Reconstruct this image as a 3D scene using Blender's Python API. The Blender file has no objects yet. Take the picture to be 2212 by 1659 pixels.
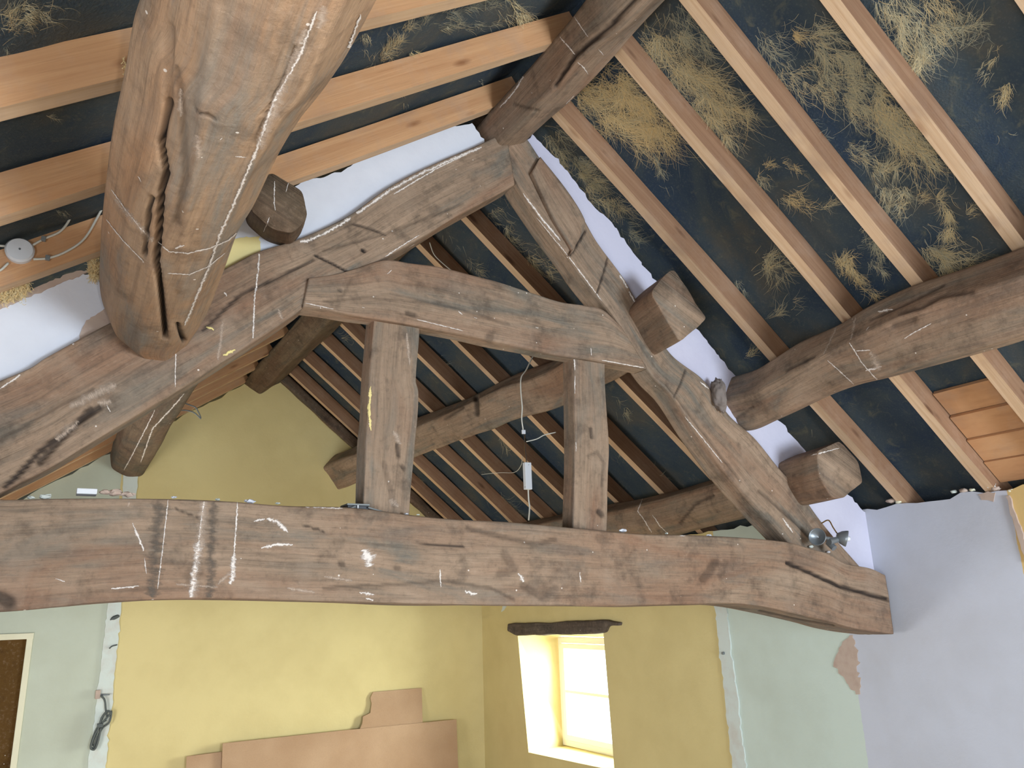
import bpy, bmesh, math, random
import numpy as np
from mathutils import Vector, Matrix, noise
from mathutils.bvhtree import BVHTree
from mathutils.geometry import tessellate_polygon

random.seed(7); RNG = np.random.default_rng(7)
SC = bpy.context.scene
COL = SC.collection

# ------------------------------------------------------------------ camera
FPX, CX, CY = 1690.0, 1106.0, 829.5
def _n(v): return v/np.linalg.norm(v)
def _ray(px, py): return np.array([px-CX, -(py-CY), -FPX])
_y = _n(_ray(90, 1345)); _z = _ray(873, -4870); _z = _n(_z-_y*np.dot(_z, _y)); _x = np.cross(_y, _z)
M = np.array([_x, _y, _z])
cam = bpy.data.cameras.new('camera'); camo = bpy.data.objects.new('camera', cam); COL.objects.link(camo)
cam.sensor_fit = 'HORIZONTAL'; cam.sensor_width = 36; cam.lens = FPX/2212*36; cam.clip_start = .02
camo.matrix_world = Matrix([list(r)+[0] for r in M]+[[0, 0, 0, 1]])
SC.camera = camo

def S(r, g, b):
    f = lambda c: ((c/255+.055)/1.055)**2.4 if c > 10 else c/255/12.92
    return (f(r), f(g), f(b), 1)

# ------------------------------------------------------------------ light
SC.view_settings.view_transform = 'Standard'; SC.view_settings.look = 'None'
SC.view_settings.gamma = 1; SC.view_settings.use_curve_mapping = False
SC.view_settings.exposure = 0.10
world = bpy.data.worlds.new('world'); SC.world = world; world.use_nodes = True
wb = world.node_tree.nodes['Background']; wb.inputs[0].default_value = (.80, .90, 1, 1); wb.inputs[1].default_value = 4.0

def area(name, loc, target, w, h, power, color):
    l = bpy.data.lights.new(name, 'AREA'); l.shape = 'RECTANGLE'; l.size = w; l.size_y = h
    l.energy = power; l.color = color
    o = bpy.data.objects.new(name, l); COL.objects.link(o); o.location = loc
    d = Vector(target)-Vector(loc); o.rotation_euler = d.to_track_quat('-Z', 'Y').to_euler(); return o
_fl = M @ np.array([.07, .06, .0])
area('camera_flash', _fl, tuple(_fl+M@np.array([0, 0, -1.])), .03, .03, 7, (1, .97, .92))
area('daylight_far_window', (4.75, 5.55, -.45), (2.6, 5.9, -1.1), 1.5, 1.3, 270, (1, .98, .95))
area('daylight_near_window', (2.2, -2.85, -.5), (1.8, 2, .5), 1.3, 1.2, 240, (.76, .88, 1))
area('side_fill_light', (-.93, -.6, -.75), (1.5, .1, -.5), .95, .95, 62, (.88, .94, 1))  # added fill lamp on the unseen left wall, brightens the lilac wall
area('daylight_far_side_window', (-.93, 4.5, -.75), (1.5, 4.9, -.3), .95, .95, 42, (1, .98, .94))

# ------------------------------------------------------------------ geometry helpers
def W(px, py): return M @ _ray(px, py)
def onY(p, Y): d = W(*p); return d*Y/d[1]
def onX(p, X): d = W(*p); return d*X/d[0]
def onZ(p, Z): d = W(*p); return d*Z/d[2]
def onP(p, p0, n): d = W(*p); return d*np.dot(p0, n)/np.dot(d, n)
def proj(P):
    c = P @ M            # rows: M^T @ p
    return CX+FPX*c[:, 0]/-c[:, 2], CY-FPX*c[:, 1]/-c[:, 2], -c[:, 2]
pR0 = np.array([1.68, 0, 2.02]); tR = _n(np.array([1.93, 0, -1.58])); nR = np.array([-tR[2], 0, tR[0]])
pL0 = np.array([1.40, 0, 2.02]); tL = _n(np.array([-1.6, 0, -1.1])); nL = np.array([tL[2], 0, -tL[0]])
WX = 3.61; GY = 6.85; LX = -.95; FZ = -2.0; BY = -3.0
def roofZ(x): return min(2.02-.8187*(x-1.68), 2.02+.6875*(x-1.4))

def mesh_obj(name, verts, faces, mats, parent=None, uv=None, midx=None, smooth=False):
    me = bpy.data.meshes.new(name)
    me.from_pydata([tuple(map(float, v)) for v in verts], [], [tuple(map(int, f)) for f in faces])
    for m in (mats if isinstance(mats, (list, tuple)) else [mats]): me.materials.append(m)
    if uv is not None:
        l = me.uv_layers.new(name='UVMap'); l.data.foreach_set('uv', np.asarray(uv, dtype=np.float32).ravel())
    if midx is not None: me.polygons.foreach_set('material_index', np.asarray(midx, dtype=np.int32))
    if smooth: me.polygons.foreach_set('use_smooth', np.ones(len(me.polygons), dtype=bool))
    me.update()
    o = bpy.data.objects.new(name, me); COL.objects.link(o)
    if parent is not None:
        o.parent = parent
        q = parent; off = Vector((0, 0, 0))
        while q is not None: off += q.location; q = q.parent
        o.location = -off
    return o

def thing(name, label, cat, loc, group=None):
    o = bpy.data.objects.new(name, None); COL.objects.link(o); o.location = tuple(map(float, loc)); o.empty_display_size = .05
    return tag(o, label, cat, group)
def tag(o, label, cat, group=None):
    o['label'] = label; o['category'] = cat
    if group: o['group'] = group
    return o
def recentre(o):
    """move the origin of a top-level mesh to its own base"""
    me = o.data; n = len(me.vertices); co = np.empty(n*3, dtype=np.float32); me.vertices.foreach_get('co', co); co = co.reshape(-1, 3)
    c = co.mean(0); c[2] = co[:, 2].min(); co -= c; me.vertices.foreach_set('co', co.ravel()); o.location = tuple(float(x) for x in c); me.update(); return o

def catmull(P, t, ts):
    """P (n,...) keyed at t, sampled at ts, monotone cubic-ish"""
    n = len(P); sh = P.reshape(n, -1)
    m = np.zeros_like(sh)
    for i in range(n):
        a, b = max(i-1, 0), min(i+1, n-1); m[i] = (sh[b]-sh[a])/(t[b]-t[a])
    out = []
    for x in ts:
        i = min(max(np.searchsorted(t, x)-1, 0), n-2); h = t[i+1]-t[i]; s = (x-t[i])/h
        out.append((2*s**3-3*s**2+1)*sh[i]+(s**3-2*s**2+s)*h*m[i]+(-2*s**3+3*s**2)*sh[i+1]+(s**3-s**2)*h*m[i+1])
    return np.array(out).reshape((len(ts),)+P.shape[1:])

def loft(name, rings, mats, parent=None, res=.012, resr=None, rough=.006, grain=.0012, rounding=2, seed=0, cubic=True, edge_mat=None, nf=3.5):
    """rings: (stations, corners, 3). Returns object, carrying numpy verts for carving and decals."""
    R = np.asarray(rings, float); resr = resr or res
    c = R.mean(1); t = np.r_[0, np.cumsum(np.linalg.norm(np.diff(c, axis=0), axis=1))]
    n = max(2, int(t[-1]/res)); ts = np.linspace(0, t[-1], n+1)
    if cubic and len(R) > 2: Q = catmull(R, t, ts)
    else: Q = np.stack([np.array([[np.interp(x, t, R[:, j, k]) for k in range(3)] for j in range(R.shape[1])]) for x in ts])
    K = R.shape[1]; segs = []
    for j in range(K):
        L = np.linalg.norm(R[:, (j+1) % K]-R[:, j], axis=1).mean(); segs.append(max(1, int(round(L/resr))))
    pts = []; eid = []
    for j in range(K):
        a, b = Q[:, j], Q[:, (j+1) % K]
        for s in range(segs[j]): f = s/segs[j]; pts.append(a*(1-f)+b*f); eid.append(j)
    V = np.stack(pts, 1); N = V.shape[1]
    for _ in range(rounding): V = .5*V+.25*(np.roll(V, 1, 1)+np.roll(V, -1, 1))
    ax = c[-1]-c[0]; ax = ax/np.linalg.norm(ax)
    cen = V.mean(1, keepdims=True); out = V-cen; out -= (out@ax)[..., None]*ax; out /= np.linalg.norm(out, axis=2, keepdims=True)+1e-9
    d1 = np.roll(V, -1, 1)-np.roll(V, 1, 1); nn = np.cross(d1, ax); nn /= np.linalg.norm(nn, axis=2, keepdims=True)+1e-9
    nn *= np.sign((nn*out).sum(2).mean())
    flat = V.reshape(-1, 3); nf_ = nn.reshape(-1, 3); dis = np.empty(len(flat)); so = Vector((seed*7.3, seed*3.1, seed*1.7))
    for i, p in enumerate(flat):
        al = float(p@ax); q = Vector(p-ax*al*.65)*nf+so; g = Vector(p-ax*al*.95)*38+so
        dis[i] = rough*(noise.noise(q)+.5*noise.noise(q*2.7))+grain*noise.noise(g)
    flat = flat+nf_*dis[:, None]; V = flat.reshape(n+1, N, 3)
    per = np.r_[0, np.cumsum(np.linalg.norm(np.roll(V, -1, 1)-V, axis=2).mean(0))]
    idx = np.arange((n+1)*N).reshape(n+1, N)
    a = idx[:-1]; b = np.roll(idx, -1, 1)[:-1]; c2 = np.roll(idx, -1, 1)[1:]; d = idx[1:]
    flip = (nn*np.cross(np.roll(V, -1, 1)-V, ax)).sum() > 0
    quads = np.stack([a, b, c2, d] if flip else [a, d, c2, b], -1).reshape(-1, 4)
    U = np.repeat(ts[:, None], N, 1)+seed*11.; 
    u0, u1 = U[:-1], U[1:]; v0 = np.broadcast_to(per[:-1], u0.shape); v1 = np.broadcast_to(per[1:], u0.shape)
    A = np.stack([u0, v0], -1); B = np.stack([u0, v1], -1); C = np.stack([u1, v1], -1); D = np.stack([u1, v0], -1)
    uv = np.stack([A, B, C, D] if flip else [A, D, C, B], 2).reshape(-1, 2)
    faces = quads.tolist(); uvl = uv.tolist(); mi = [0]*len(faces)
    if edge_mat: 
        e = np.array(eid); em = np.array([edge_mat.get(int(k), 0) for k in e]); mi = np.broadcast_to(em, (n, N)).reshape(-1).tolist()
    verts = flat.tolist()
    for s, row in ((0, V[0]), (1, V[-1])):     # end caps as fans
        ci = len(verts); verts.append(row.mean(0).tolist()); base = 0 if s == 0 else n*N
        cc = row.mean(0)
        for j in range(N):
            k = (j+1) % N; f = [ci, base+k, base+j] if (s == 0) == flip else [ci, base+j, base+k]
            faces.append(f); mi.append(0)
            for w in f:
                p = np.array(verts[w])-cc; uvl.append([float(p@_n(V[0, 0]-V[0].mean(0)))*.15+seed, float(p[2])+float(p[0])*.5])
    o = mesh_obj(name, verts, faces, mats, parent, uvl, mi, smooth=True)
    return o

def get_co(o):
    me = o.data; co = np.empty(len(me.vertices)*3, dtype=np.float32); me.vertices.foreach_get('co', co); return co.reshape(-1, 3)
def seg_dist(x, y, poly):
    best = np.full(len(x), 1e9)
    for (x0, y0), (x1, y1) in zip(poly[:-1], poly[1:]):
        dx, dy = x1-x0, y1-y0; t = np.clip(((x-x0)*dx+(y-y0)*dy)/(dx*dx+dy*dy+1e-9), 0, 1)
        best = np.minimum(best, np.hypot(x-x0-t*dx, y-y0-t*dy))
    return best
def carve(o, items):
    """open cracks, laps and joints in the timber: items = (polyline, half width, depth metres, soft)"""
    me = o.data; co = get_co(o).astype(float); no = np.empty(co.size, dtype=np.float32); me.vertices.foreach_get('normal', no); no = no.reshape(-1, 3)
    px, py, dz = proj(co); vis = ((no*-co).sum(1) > 0) & (dz > .05); att = np.zeros(len(co)); mv = np.zeros(len(co))
    for poly, w, dep, dark in items:
        d = seg_dist(px, py, poly); f = np.clip(1-d/w, 0, 1); f = f*f*(3-2*f)*vis
        mv = np.where(np.abs(f*dep) > np.abs(mv), f*dep, mv); att = np.maximum(att, np.clip(f*1.8, 0, 1)*dark)
    co -= no*mv[:, None]; me.vertices.foreach_set('co', co.astype(np.float32).ravel())
    a = me.attributes.new('crack', 'FLOAT', 'POINT'); a.data.foreach_set('value', att.astype(np.float32)); me.update()

def decal(parent_obj, name, items, mat, lift=.0016):
    """thin films (paint, plaster smears) lying on the timber surface"""
    me = parent_obj.data; co = get_co(parent_obj)
    bvh = BVHTree.FromPolygons([Vector(v) for v in co], [tuple(p.vertices) for p in me.polygons])
    for poly, w in items:
        P = [np.array(poly[0], float)]
        for a, b in zip(poly[:-1], poly[1:]):
            a, b = np.array(a, float), np.array(b, float); k = max(1, int(np.hypot(*(b-a))/4))
            P += [a+(b-a)*i/k for i in range(1, k+1)]
        P = np.array(P); T = np.gradient(P, axis=0); T /= np.linalg.norm(T, axis=1, keepdims=True); Np = np.stack([-T[:, 1], T[:, 0]], 1)
        nc = max(2, int(w/5)+2); V = []; ok = []
        cum = np.r_[0, np.cumsum(np.hypot(*np.diff(P, axis=0).T))]
        for i in range(len(P)):
            row = []; good = True; ww = w*(.75+.5*random.random())*(.35+.65*min(1, (min(cum[i], cum[-1]-cum[i])+2)/12))
            jit = random.uniform(-.12, .12)*w
            for c in range(nc):
                q = P[i]+Np[i]*(ww*(c/(nc-1)-.5)+jit); d = Vector(W(*q)).normalized(); h = bvh.ray_cast(Vector((0, 0, 0)), d)
                if h[0] is None: good = False; row.append(None)
                else:
                    nrm = h[1] if h[1].dot(d) < 0 else -h[1]; row.append(h[0]+nrm*lift)
            V.append(row); ok.append(good)
        verts = []; ids = {}; faces = []; uv = []
        for i in range(len(P)-1):
            if not(ok[i] and ok[i+1]): continue
            for c in range(nc-1):
                f = []
                for (a, b) in ((i, c), (i, c+1), (i+1, c+1), (i+1, c)):
                    if (a, b) not in ids: ids[(a, b)] = len(verts); verts.append(V[a][b])
                    f.append(ids[(a, b)]); uv.append((cum[a]*.0015, b/(nc-1)))
                if max((verts[f[0]]-verts[f[k]]).length for k in (1, 2, 3)) > .12:
                    for _ in range(4): uv.pop()
                    continue
                faces.append(f)
        if faces: mesh_obj(name, verts, faces, mat, parent_obj, uv, smooth=True)

# ------------------------------------------------------------------ materials
class NT:
    def __init__(s, name):
        s.m = bpy.data.materials.new(name); s.m.use_nodes = True; s.t = s.m.node_tree; s.b = s.t.nodes['Principled BSDF']; s.out = s.t.nodes['Material Output']
    def n(s, typ, **k):
        x = s.t.nodes.new(typ)
        for a, b in k.items():
            if a.startswith('i_'): x.inputs[a[2:].replace('_', ' ')].default_value = b
            else: setattr(x, a, b)
        return x
    def l(s, a, b): s.t.links.new(a, b)
    def map(s, src, scale, loc=(0, 0, 0)):
        x = s.n('ShaderNodeMapping'); x.inputs['Scale'].default_value = scale; x.inputs['Location'].default_value = loc; s.l(src, x.inputs[0]); return x.outputs[0]
    def noise(s, src, scale, detail=4, rough=.55, dist=0):
        x = s.n('ShaderNodeTexNoise'); x.inputs['Scale'].default_value = scale; x.inputs['Detail'].default_value = detail
        x.inputs['Roughness'].default_value = rough; x.inputs['Distortion'].default_value = dist; s.l(src, x.inputs['Vector']); return x.outputs['Fac']
    def ramp(s, src, stops, mode='LINEAR'):
        x = s.n('ShaderNodeValToRGB'); x.color_ramp.interpolation = mode; e = x.color_ramp.elements
        while len(e) > 1: e.remove(e[0])
        e[0].position = stops[0][0]; e[0].color = stops[0][1]
        for p, c in stops[1:]: k = e.new(p); k.color = c
        s.l(src, x.inputs[0]); return x.outputs[0]
    def bw(s, src, a, b): return s.ramp(src, [(a, (0, 0, 0, 1)), (b, (1, 1, 1, 1))])
    def mix(s, f, a, b, typ='MIX'):
        x = s.n('ShaderNodeMix', data_type='RGBA', blend_type=typ)
        for k, v in ((0, f), (6, a), (7, b)):
            if hasattr(v, 'links'): s.l(v, x.inputs[k])
            else: x.inputs[k].default_value = v
        return x.outputs[2]
    def math(s, op, a, b=0.):
        x = s.n('ShaderNodeMath', operation=op)
        for k, v in ((0, a), (1, b)):
            if hasattr(v, 'links'): s.l(v, x.inputs[k])
            else: x.inputs[k].default_value = v
        return x.outputs[0]
    def bump(s, h, st, dist=.01):
        x = s.n('ShaderNodeBump'); x.inputs['Strength'].default_value = st; x.inputs['Distance'].default_value = dist; s.l(h, x.inputs['Height']); s.l(x.outputs[0], s.b.inputs['Normal'])
    def fin(s, col, rough=.8, spec=.3):
        if hasattr(col, 'links'): s.l(col, s.b.inputs['Base Color'])
        else: s.b.inputs['Base Color'].default_value = col
        if hasattr(rough, 'links'): s.l(rough, s.b.inputs['Roughness'])
        else: s.b.inputs['Roughness'].default_value = rough
        s.b.inputs['Specular IOR Level'].default_value = spec; return s.m

def oak(name, grey, brown, red, dark, dust=.35):
    k = NT(name); uv = k.n('ShaderNodeUVMap').outputs[0]; ob = k.n('ShaderNodeTexCoord').outputs['Object']
    g = k.noise(k.map(uv, (2.2, 55, 1)), 1, 6, .65, .4)
    g2 = k.noise(k.map(uv, (9, 160, 1)), 1, 4, .6)
    big = k.noise(k.map(uv, (1.6, 7, 1)), 1, 5, .6, 1.1)
    red_ = k.noise(k.map(uv, (1.1, 5.5, 1), (9, 3, 0)), 1, 4, .55, .8)
    spot = k.noise(ob, 9, 6, .65)
    c = k.ramp(big, [(.36, grey), (.5, brown), (.66, tuple(x*1.25 for x in brown[:3])+(1,))])
    c = k.mix(k.math('MULTIPLY', k.bw(red_, .48, .7), .8), c, red)
    c = k.mix(k.math('MULTIPLY', k.bw(g, .48, .7), .45), c, dark)
    c = k.mix(k.math('MULTIPLY', k.bw(g2, .5, .75), .35), c, dark)
    c = k.mix(k.math('MULTIPLY', k.bw(spot, .52, .68), .55), c, tuple(x*.8 for x in dark[:3])+(1,))
    fine = k.noise(ob, 48, 5, .7)
    c = k.mix(k.math('MULTIPLY', k.bw(fine, .54, .72), .38), c, dark); c = k.mix(k.math('MULTIPLY', k.ramp(fine, [(.3, (1, 1, 1, 1)), (.46, (0, 0, 0, 1))]), .22), c, S(172, 150, 130))
    pale = k.noise(ob, 5, 5, .6, .5)
    c = k.mix(k.math('MULTIPLY', k.bw(pale, .52, .75), dust), c, S(158, 140, 122))
    v = k.n('ShaderNodeTexVoronoi'); v.inputs['Scale'].default_value = 26; k.l(ob, v.inputs['Vector'])
    sp = k.math('MULTIPLY', k.math('LESS_THAN', v.outputs['Distance'], .085), k.math('GREATER_THAN', k.n('ShaderNodeSeparateColor').outputs[0], 2.))
    sc = k.n('ShaderNodeSeparateColor'); k.l(v.outputs['Color'], sc.inputs[0])
    sp = k.math('MULTIPLY', k.math('LESS_THAN', v.outputs['Distance'], .08), k.math('GREATER_THAN', sc.outputs[0], .86))
    c = k.mix(k.math('MULTIPLY', sp, .8), c, S(225, 215, 205))
    at = k.n('ShaderNodeAttribute', attribute_name='crack')
    c = k.mix(at.outputs['Fac'], c, S(42, 34, 30))
    h = k.math('ADD', k.math('MULTIPLY', g, .6), k.math('ADD', k.math('MULTIPLY', g2, .25), k.math('ADD', k.math('MULTIPLY', spot, .4), k.math('MULTIPLY', fine, .35))))
    k.bump(h, .8, .008); return k.fin(c, .78, .25)
OAK = oak('old_oak', S(116, 108, 97), S(144, 122, 102), S(136, 102, 80), S(76, 65, 56), .42)
OAKP = oak('old_oak_pale', S(134, 124, 112), S(158, 130, 104), S(178, 126, 84), S(108, 88, 72), .35)
OAKD = oak('dusty_dark_oak', S(90, 82, 70), S(108, 90, 72), S(100, 74, 58), S(54, 46, 38), .12)

def pine(name, a, b, knotc, dirty):
    k = NT(name); uv = k.n('ShaderNodeUVMap').outputs[0]; ob = k.n('ShaderNodeTexCoord').outputs['Object']; oi = k.n('ShaderNodeObjectInfo').outputs['Random']
    cm = k.n('ShaderNodeVectorMath', operation='ADD'); k.l(uv, cm.inputs[0]); cb = k.n('ShaderNodeCombineXYZ'); k.l(k.math('MULTIPLY', oi, 40.), cb.inputs[0]); k.l(cb.outputs[0], cm.inputs[1]); u = cm.outputs[0]
    w = k.noise(k.map(u, (1.2, 34, 1)), 1, 5, .55, 1.4); f = k.noise(k.map(u, (6, 230, 1)), 1, 3, .6)
    c = k.mix(k.bw(w, .35, .68), a, b); c = k.mix(k.math('MULTIPLY', k.bw(f, .5, .75), .25), c, knotc)
    vo = k.n('ShaderNodeTexVoronoi'); vo.inputs['Scale'].default_value = 1; k.l(k.map(u, (3.2, 11, 1)), vo.inputs['Vector'])
    c = k.mix(k.math('MULTIPLY', k.ramp(vo.outputs['Distance'], [(.07, (1, 1, 1, 1)), (.17, (0, 0, 0, 1))]), .75), c, knotc)
    d = k.noise(ob, 6, 6, .65); c = k.mix(k.math('MULTIPLY', k.bw(d, .5, .72), dirty), c, S(196, 172, 152))
    d2 = k.noise(ob, 3, 4, .6); c = k.mix(k.math('MULTIPLY', k.bw(d2, .5, .7), .35), c, S(112, 78, 54))
    k.bump(k.math('ADD', w, f), .15, .003); return k.fin(c, .8, .2)
PINE = pine('rough_sawn_pine', S(188, 140, 100), S(202, 156, 114), S(126, 80, 50), .3)
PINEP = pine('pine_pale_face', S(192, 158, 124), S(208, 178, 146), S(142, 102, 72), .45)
PINER = pine('pine_brown_face', S(136, 102, 78), S(152, 118, 92), S(86, 58, 42), .22)
def plaster(name, base, stain, amt=.3, sc=4, sheen=.85):
    k = NT(name); ob = k.n('ShaderNodeTexCoord').outputs['Object']; a = k.noise(ob, sc, 5, .6); b = k.noise(ob, 40, 4, .6); c2 = k.noise(ob, 1.3, 4, .5)
    c = k.mix(k.math('MULTIPLY', k.bw(a, .45, .75), amt), base, stain); k.bump(k.math('ADD', b, k.math('MULTIPLY', c2, 2)), .12, .01); return k.fin(c, sheen, .25)
WHITEP = plaster('white_plaster', S(214, 216, 224), S(186, 186, 196), .35)
BARE = plaster('bare_pink_plaster', S(188, 168, 154), S(164, 136, 122), .5, 20)
YELP = plaster('yellow_paint', S(226, 208, 146), S(232, 222, 180), .4)
CREAM = plaster('cream_paint', S(226, 222, 196), S(206, 200, 170), .3)
STRIPM = plaster('pale_partition_scar', S(206, 214, 208), S(190, 170, 156), .45, 9)

# walls with paint areas that change at old partition lines (axis 0=X,1=Y)
def wallmat(name, axis, zones, wob=.008):
    k = NT(name); geo = k.n('ShaderNodeNewGeometry').outputs['Position']; sx = k.n('ShaderNodeSeparateXYZ'); k.l(geo, sx.inputs[0])
    nz = k.noise(geo, 22, 4, .6); co = k.math('ADD', sx.outputs[axis], k.math('MULTIPLY', k.math('SUBTRACT', nz, .5), wob*2))
    c = zones[0][1]
    for p, colr in zones[1:]: c = k.mix(k.math('GREATER_THAN', co, p), c, colr)
    a = k.noise(geo, 2.2, 5, .6); c = k.mix(k.math('MULTIPLY', k.bw(a, .4, .8), .22), c, S(176, 160, 128), 'MULTIPLY')
    b = k.noise(geo, 60, 3, .6); k.bump(k.math('ADD', b, k.math('MULTIPLY', k.noise(geo, 5, 3), 3)), .10, .008); return k.fin(c, .75, .25)
YEL = S(214, 197, 142); MINT = S(192, 198, 182); LILAC = S(196, 199, 210); MINT2 = S(200, 212, 202)
M_RIGHT = wallmat('right_wall_paint', 1, [(-9, S(216, 184, 124)), (1.885, LILAC), (2.80, MINT2), (3.70, YEL)])
M_GABLE = wallmat('gable_wall_paint', 0, [(-9, MINT), (.42, YEL)])
M_PLAIN = wallmat('near_room_paint', 1, [(-9, S(198, 196, 200))])
k = NT('roof_felt'); ob = k.n('ShaderNodeTexCoord').outputs['Object']
a = k.noise(ob, 2.5, 6, .65, .6); b = k.noise(ob, 14, 6, .7, .8); f = k.noise(ob, 130, 3, .6)
c = k.ramp(a, [(.35, S(46, 60, 76)), (.5, S(62, 72, 78)), (.66, S(80, 80, 76))])
c = k.mix(k.math('MULTIPLY', k.bw(b, .56, .74), .5), c, S(120, 116, 92)); c = k.mix(k.math('MULTIPLY', k.bw(f, .55, .8), .3), c, S(120, 120, 110))
k.bump(k.math('ADD', b, f), .5, .006); FELT = k.fin(c, .9, .2)
k = NT('mineral_wool'); at = k.n('ShaderNodeAttribute', attribute_name='tone')
c = k.ramp(at.outputs['Fac'], [(0, S(150, 154, 142)), (.45, S(202, 192, 158)), (1, S(232, 202, 146))])
k.l(c, k.b.inputs['Base Color']); k.b.inputs['Roughness'].default_value = 1; k.b.inputs['Specular IOR Level'].default_value = 0
tr = k.n('ShaderNodeBsdfTransparent'); mx = k.n('ShaderNodeMixShader'); mx.inputs[0].default_value = .6
k.l(tr.outputs[0], mx.inputs[1]); k.l(k.b.outputs[0], mx.inputs[2]); k.l(mx.outputs[0], k.out.inputs[0]); WOOL = k.m
def filmmat(name, colr, lo, hi, su=14, sv=1.6):
    k = NT(name); uv = k.n('ShaderNodeUVMap').outputs[0]; sx = k.n('ShaderNodeSeparateXYZ'); k.l(uv, sx.inputs[0]); ob = k.n('ShaderNodeTexCoord').outputs['Object']
    nz = k.noise(k.map(uv, (su*30, sv, 1)), 1, 4, .7); n2 = k.noise(ob, 60, 4, .7)
    ed = k.math('MULTIPLY', k.math('SUBTRACT', .5, k.math('ABSOLUTE', k.math('SUBTRACT', sx.outputs[1], .5))), 2.)
    v = k.math('ADD', k.math('ADD', k.math('MULTIPLY', nz, .6), k.math('MULTIPLY', n2, .5)), k.math('MULTIPLY', ed, .28))
    al = k.bw(v, lo, hi); k.fin(colr, .7, .3)
    tr = k.n('ShaderNodeBsdfTransparent'); mx = k.n('ShaderNodeMixShader'); k.l(al, mx.inputs[0]); k.l(tr.outputs[0], mx.inputs[1]); k.l(k.b.outputs[0], mx.inputs[2]); k.l(mx.outputs[0], k.out.inputs[0]); return k.m
PAINT = filmmat('white_paint_film', S(222, 212, 204), .62, .80)
SMEAR = filmmat('plaster_smear_film', S(190, 170, 152), .55, 1.02, 26, .5)
PAINTY = filmmat('yellow_paint_film', S(226, 208, 140), .58, .70)
GREYF = filmmat('grey_partition_mark', S(100, 90, 80), .6, 1.25, 2, .3)
def plain(name, colr, rough=.6, spec=.4, metal=0, em=0):
    k = NT(name); k.fin(colr, rough, spec); k.b.inputs['Metallic'].default_value = metal
    ob = k.n('ShaderNodeTexCoord').outputs['Object']; k.bump(k.noise(ob, 80, 3), .08, .002); return k.m
WPLAS = plain('white_plastic', S(214, 216, 220), .4, .5); GPLAS = plain('grey_plastic', S(120, 124, 124), .5); CABLE = plain('off_white_cable', S(206, 202, 190), .5)
DCAB = plain('dark_grey_cable', S(78, 84, 82), .5); METAL = plain('dusty_grey_metal', S(132, 138, 142), .38, .5, .55); BLACKP = plain('black_plastic', S(46, 48, 54), .4)
DOORM = oak('brown_door_wood', S(92, 66, 26), S(100, 72, 28), S(92, 62, 24), S(70, 48, 20), .0)
STONE = oak('dark_oak_lintel', S(84, 76, 70), S(92, 82, 74), S(86, 72, 62), S(56, 50, 46), .3)
k = NT('hardboard'); ob = k.n('ShaderNodeTexCoord').outputs['Object']; a = k.noise(ob, 2.5, 4, .5); f = k.noise(ob, 180, 2, .6)
c = k.mix(k.bw(a, .35, .7), S(172, 138, 106), S(188, 156, 124)); c = k.mix(k.math('MULTIPLY', k.bw(f, .45, .8), .2), c, S(120, 86, 62)); HARD = k.fin(c, .7, .3)
k = NT('window_glass'); tr = k.n('ShaderNodeBsdfTransparent'); tr.inputs[0].default_value = (.93, .97, .95, 1); gl = k.n('ShaderNodeBsdfGlossy'); gl.inputs['Roughness'].default_value = .02
mx = k.n('ShaderNodeMixShader'); mx.inputs[0].default_value = .05; k.l(tr.outputs[0], mx.inputs[1]); k.l(gl.outputs[0], mx.inputs[2]); k.l(mx.outputs[0], k.out.inputs[0]); GLASS = k.m
FLOORM = pine('floor_boards', S(178, 160, 134), S(196, 178, 152), S(130, 108, 86), .4)

# ------------------------------------------------------------------ small solid builders
def box_bm(bm, lo, hi, bev=0.):
    m = Matrix.Translation(((lo[0]+hi[0])/2, (lo[1]+hi[1])/2, (lo[2]+hi[2])/2)) @ Matrix.Diagonal((hi[0]-lo[0], hi[1]-lo[1], hi[2]-lo[2], 1))
    r = bmesh.ops.create_cube(bm, size=1, matrix=m)
    if bev: bmesh.ops.bevel(bm, geom=list({e for v in r['verts'] for e in v.link_edges}), offset=bev, segments=2, affect='EDGES', profile=.5)
def bm_obj(name, bm, mat, parent=None, smooth=False):
    vs = [v.co.copy() for v in bm.verts]; bm.verts.index_update(); fs = [[v.index for v in f.verts] for f in bm.faces]; bm.free()
    return mesh_obj(name, vs, fs, mat, parent, smooth=smooth)
def box(name, lo, hi, mat, parent=None, bev=.003):
    bm = bmesh.new(); box_bm(bm, lo, hi, bev); return bm_obj(name, bm, mat, parent)
def prism(name, front, back, mat, parent=None, holes_f=None, holes_b=None, midx_side=None):
    """closed solid between two matching outlines, with optional matching holes"""
    F = [front]+(holes_f or []); B = [back]+(holes_b or [])
    tri = tessellate_polygon([[Vector(p) for p in l] for l in F]); fv = [p for l in F for p in l]; bv = [p for l in B for p in l]; n = len(fv)
    faces = [tuple(t) for t in tri]+[tuple(i+n for i in reversed(t)) for t in tri]; s = 0
    for l in F:
        m = len(l)
        for i in range(m): j = (i+1) % m; faces.append((s+i, s+j, s+j+n, s+i+n))
        s += m
    o = mesh_obj(name, fv+bv, faces, mat, parent)
    bm = bmesh.new(); bm.from_mesh(o.data); bmesh.ops.recalc_face_normals(bm, faces=bm.faces); bm.to_mesh(o.data); bm.free(); return o
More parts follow.
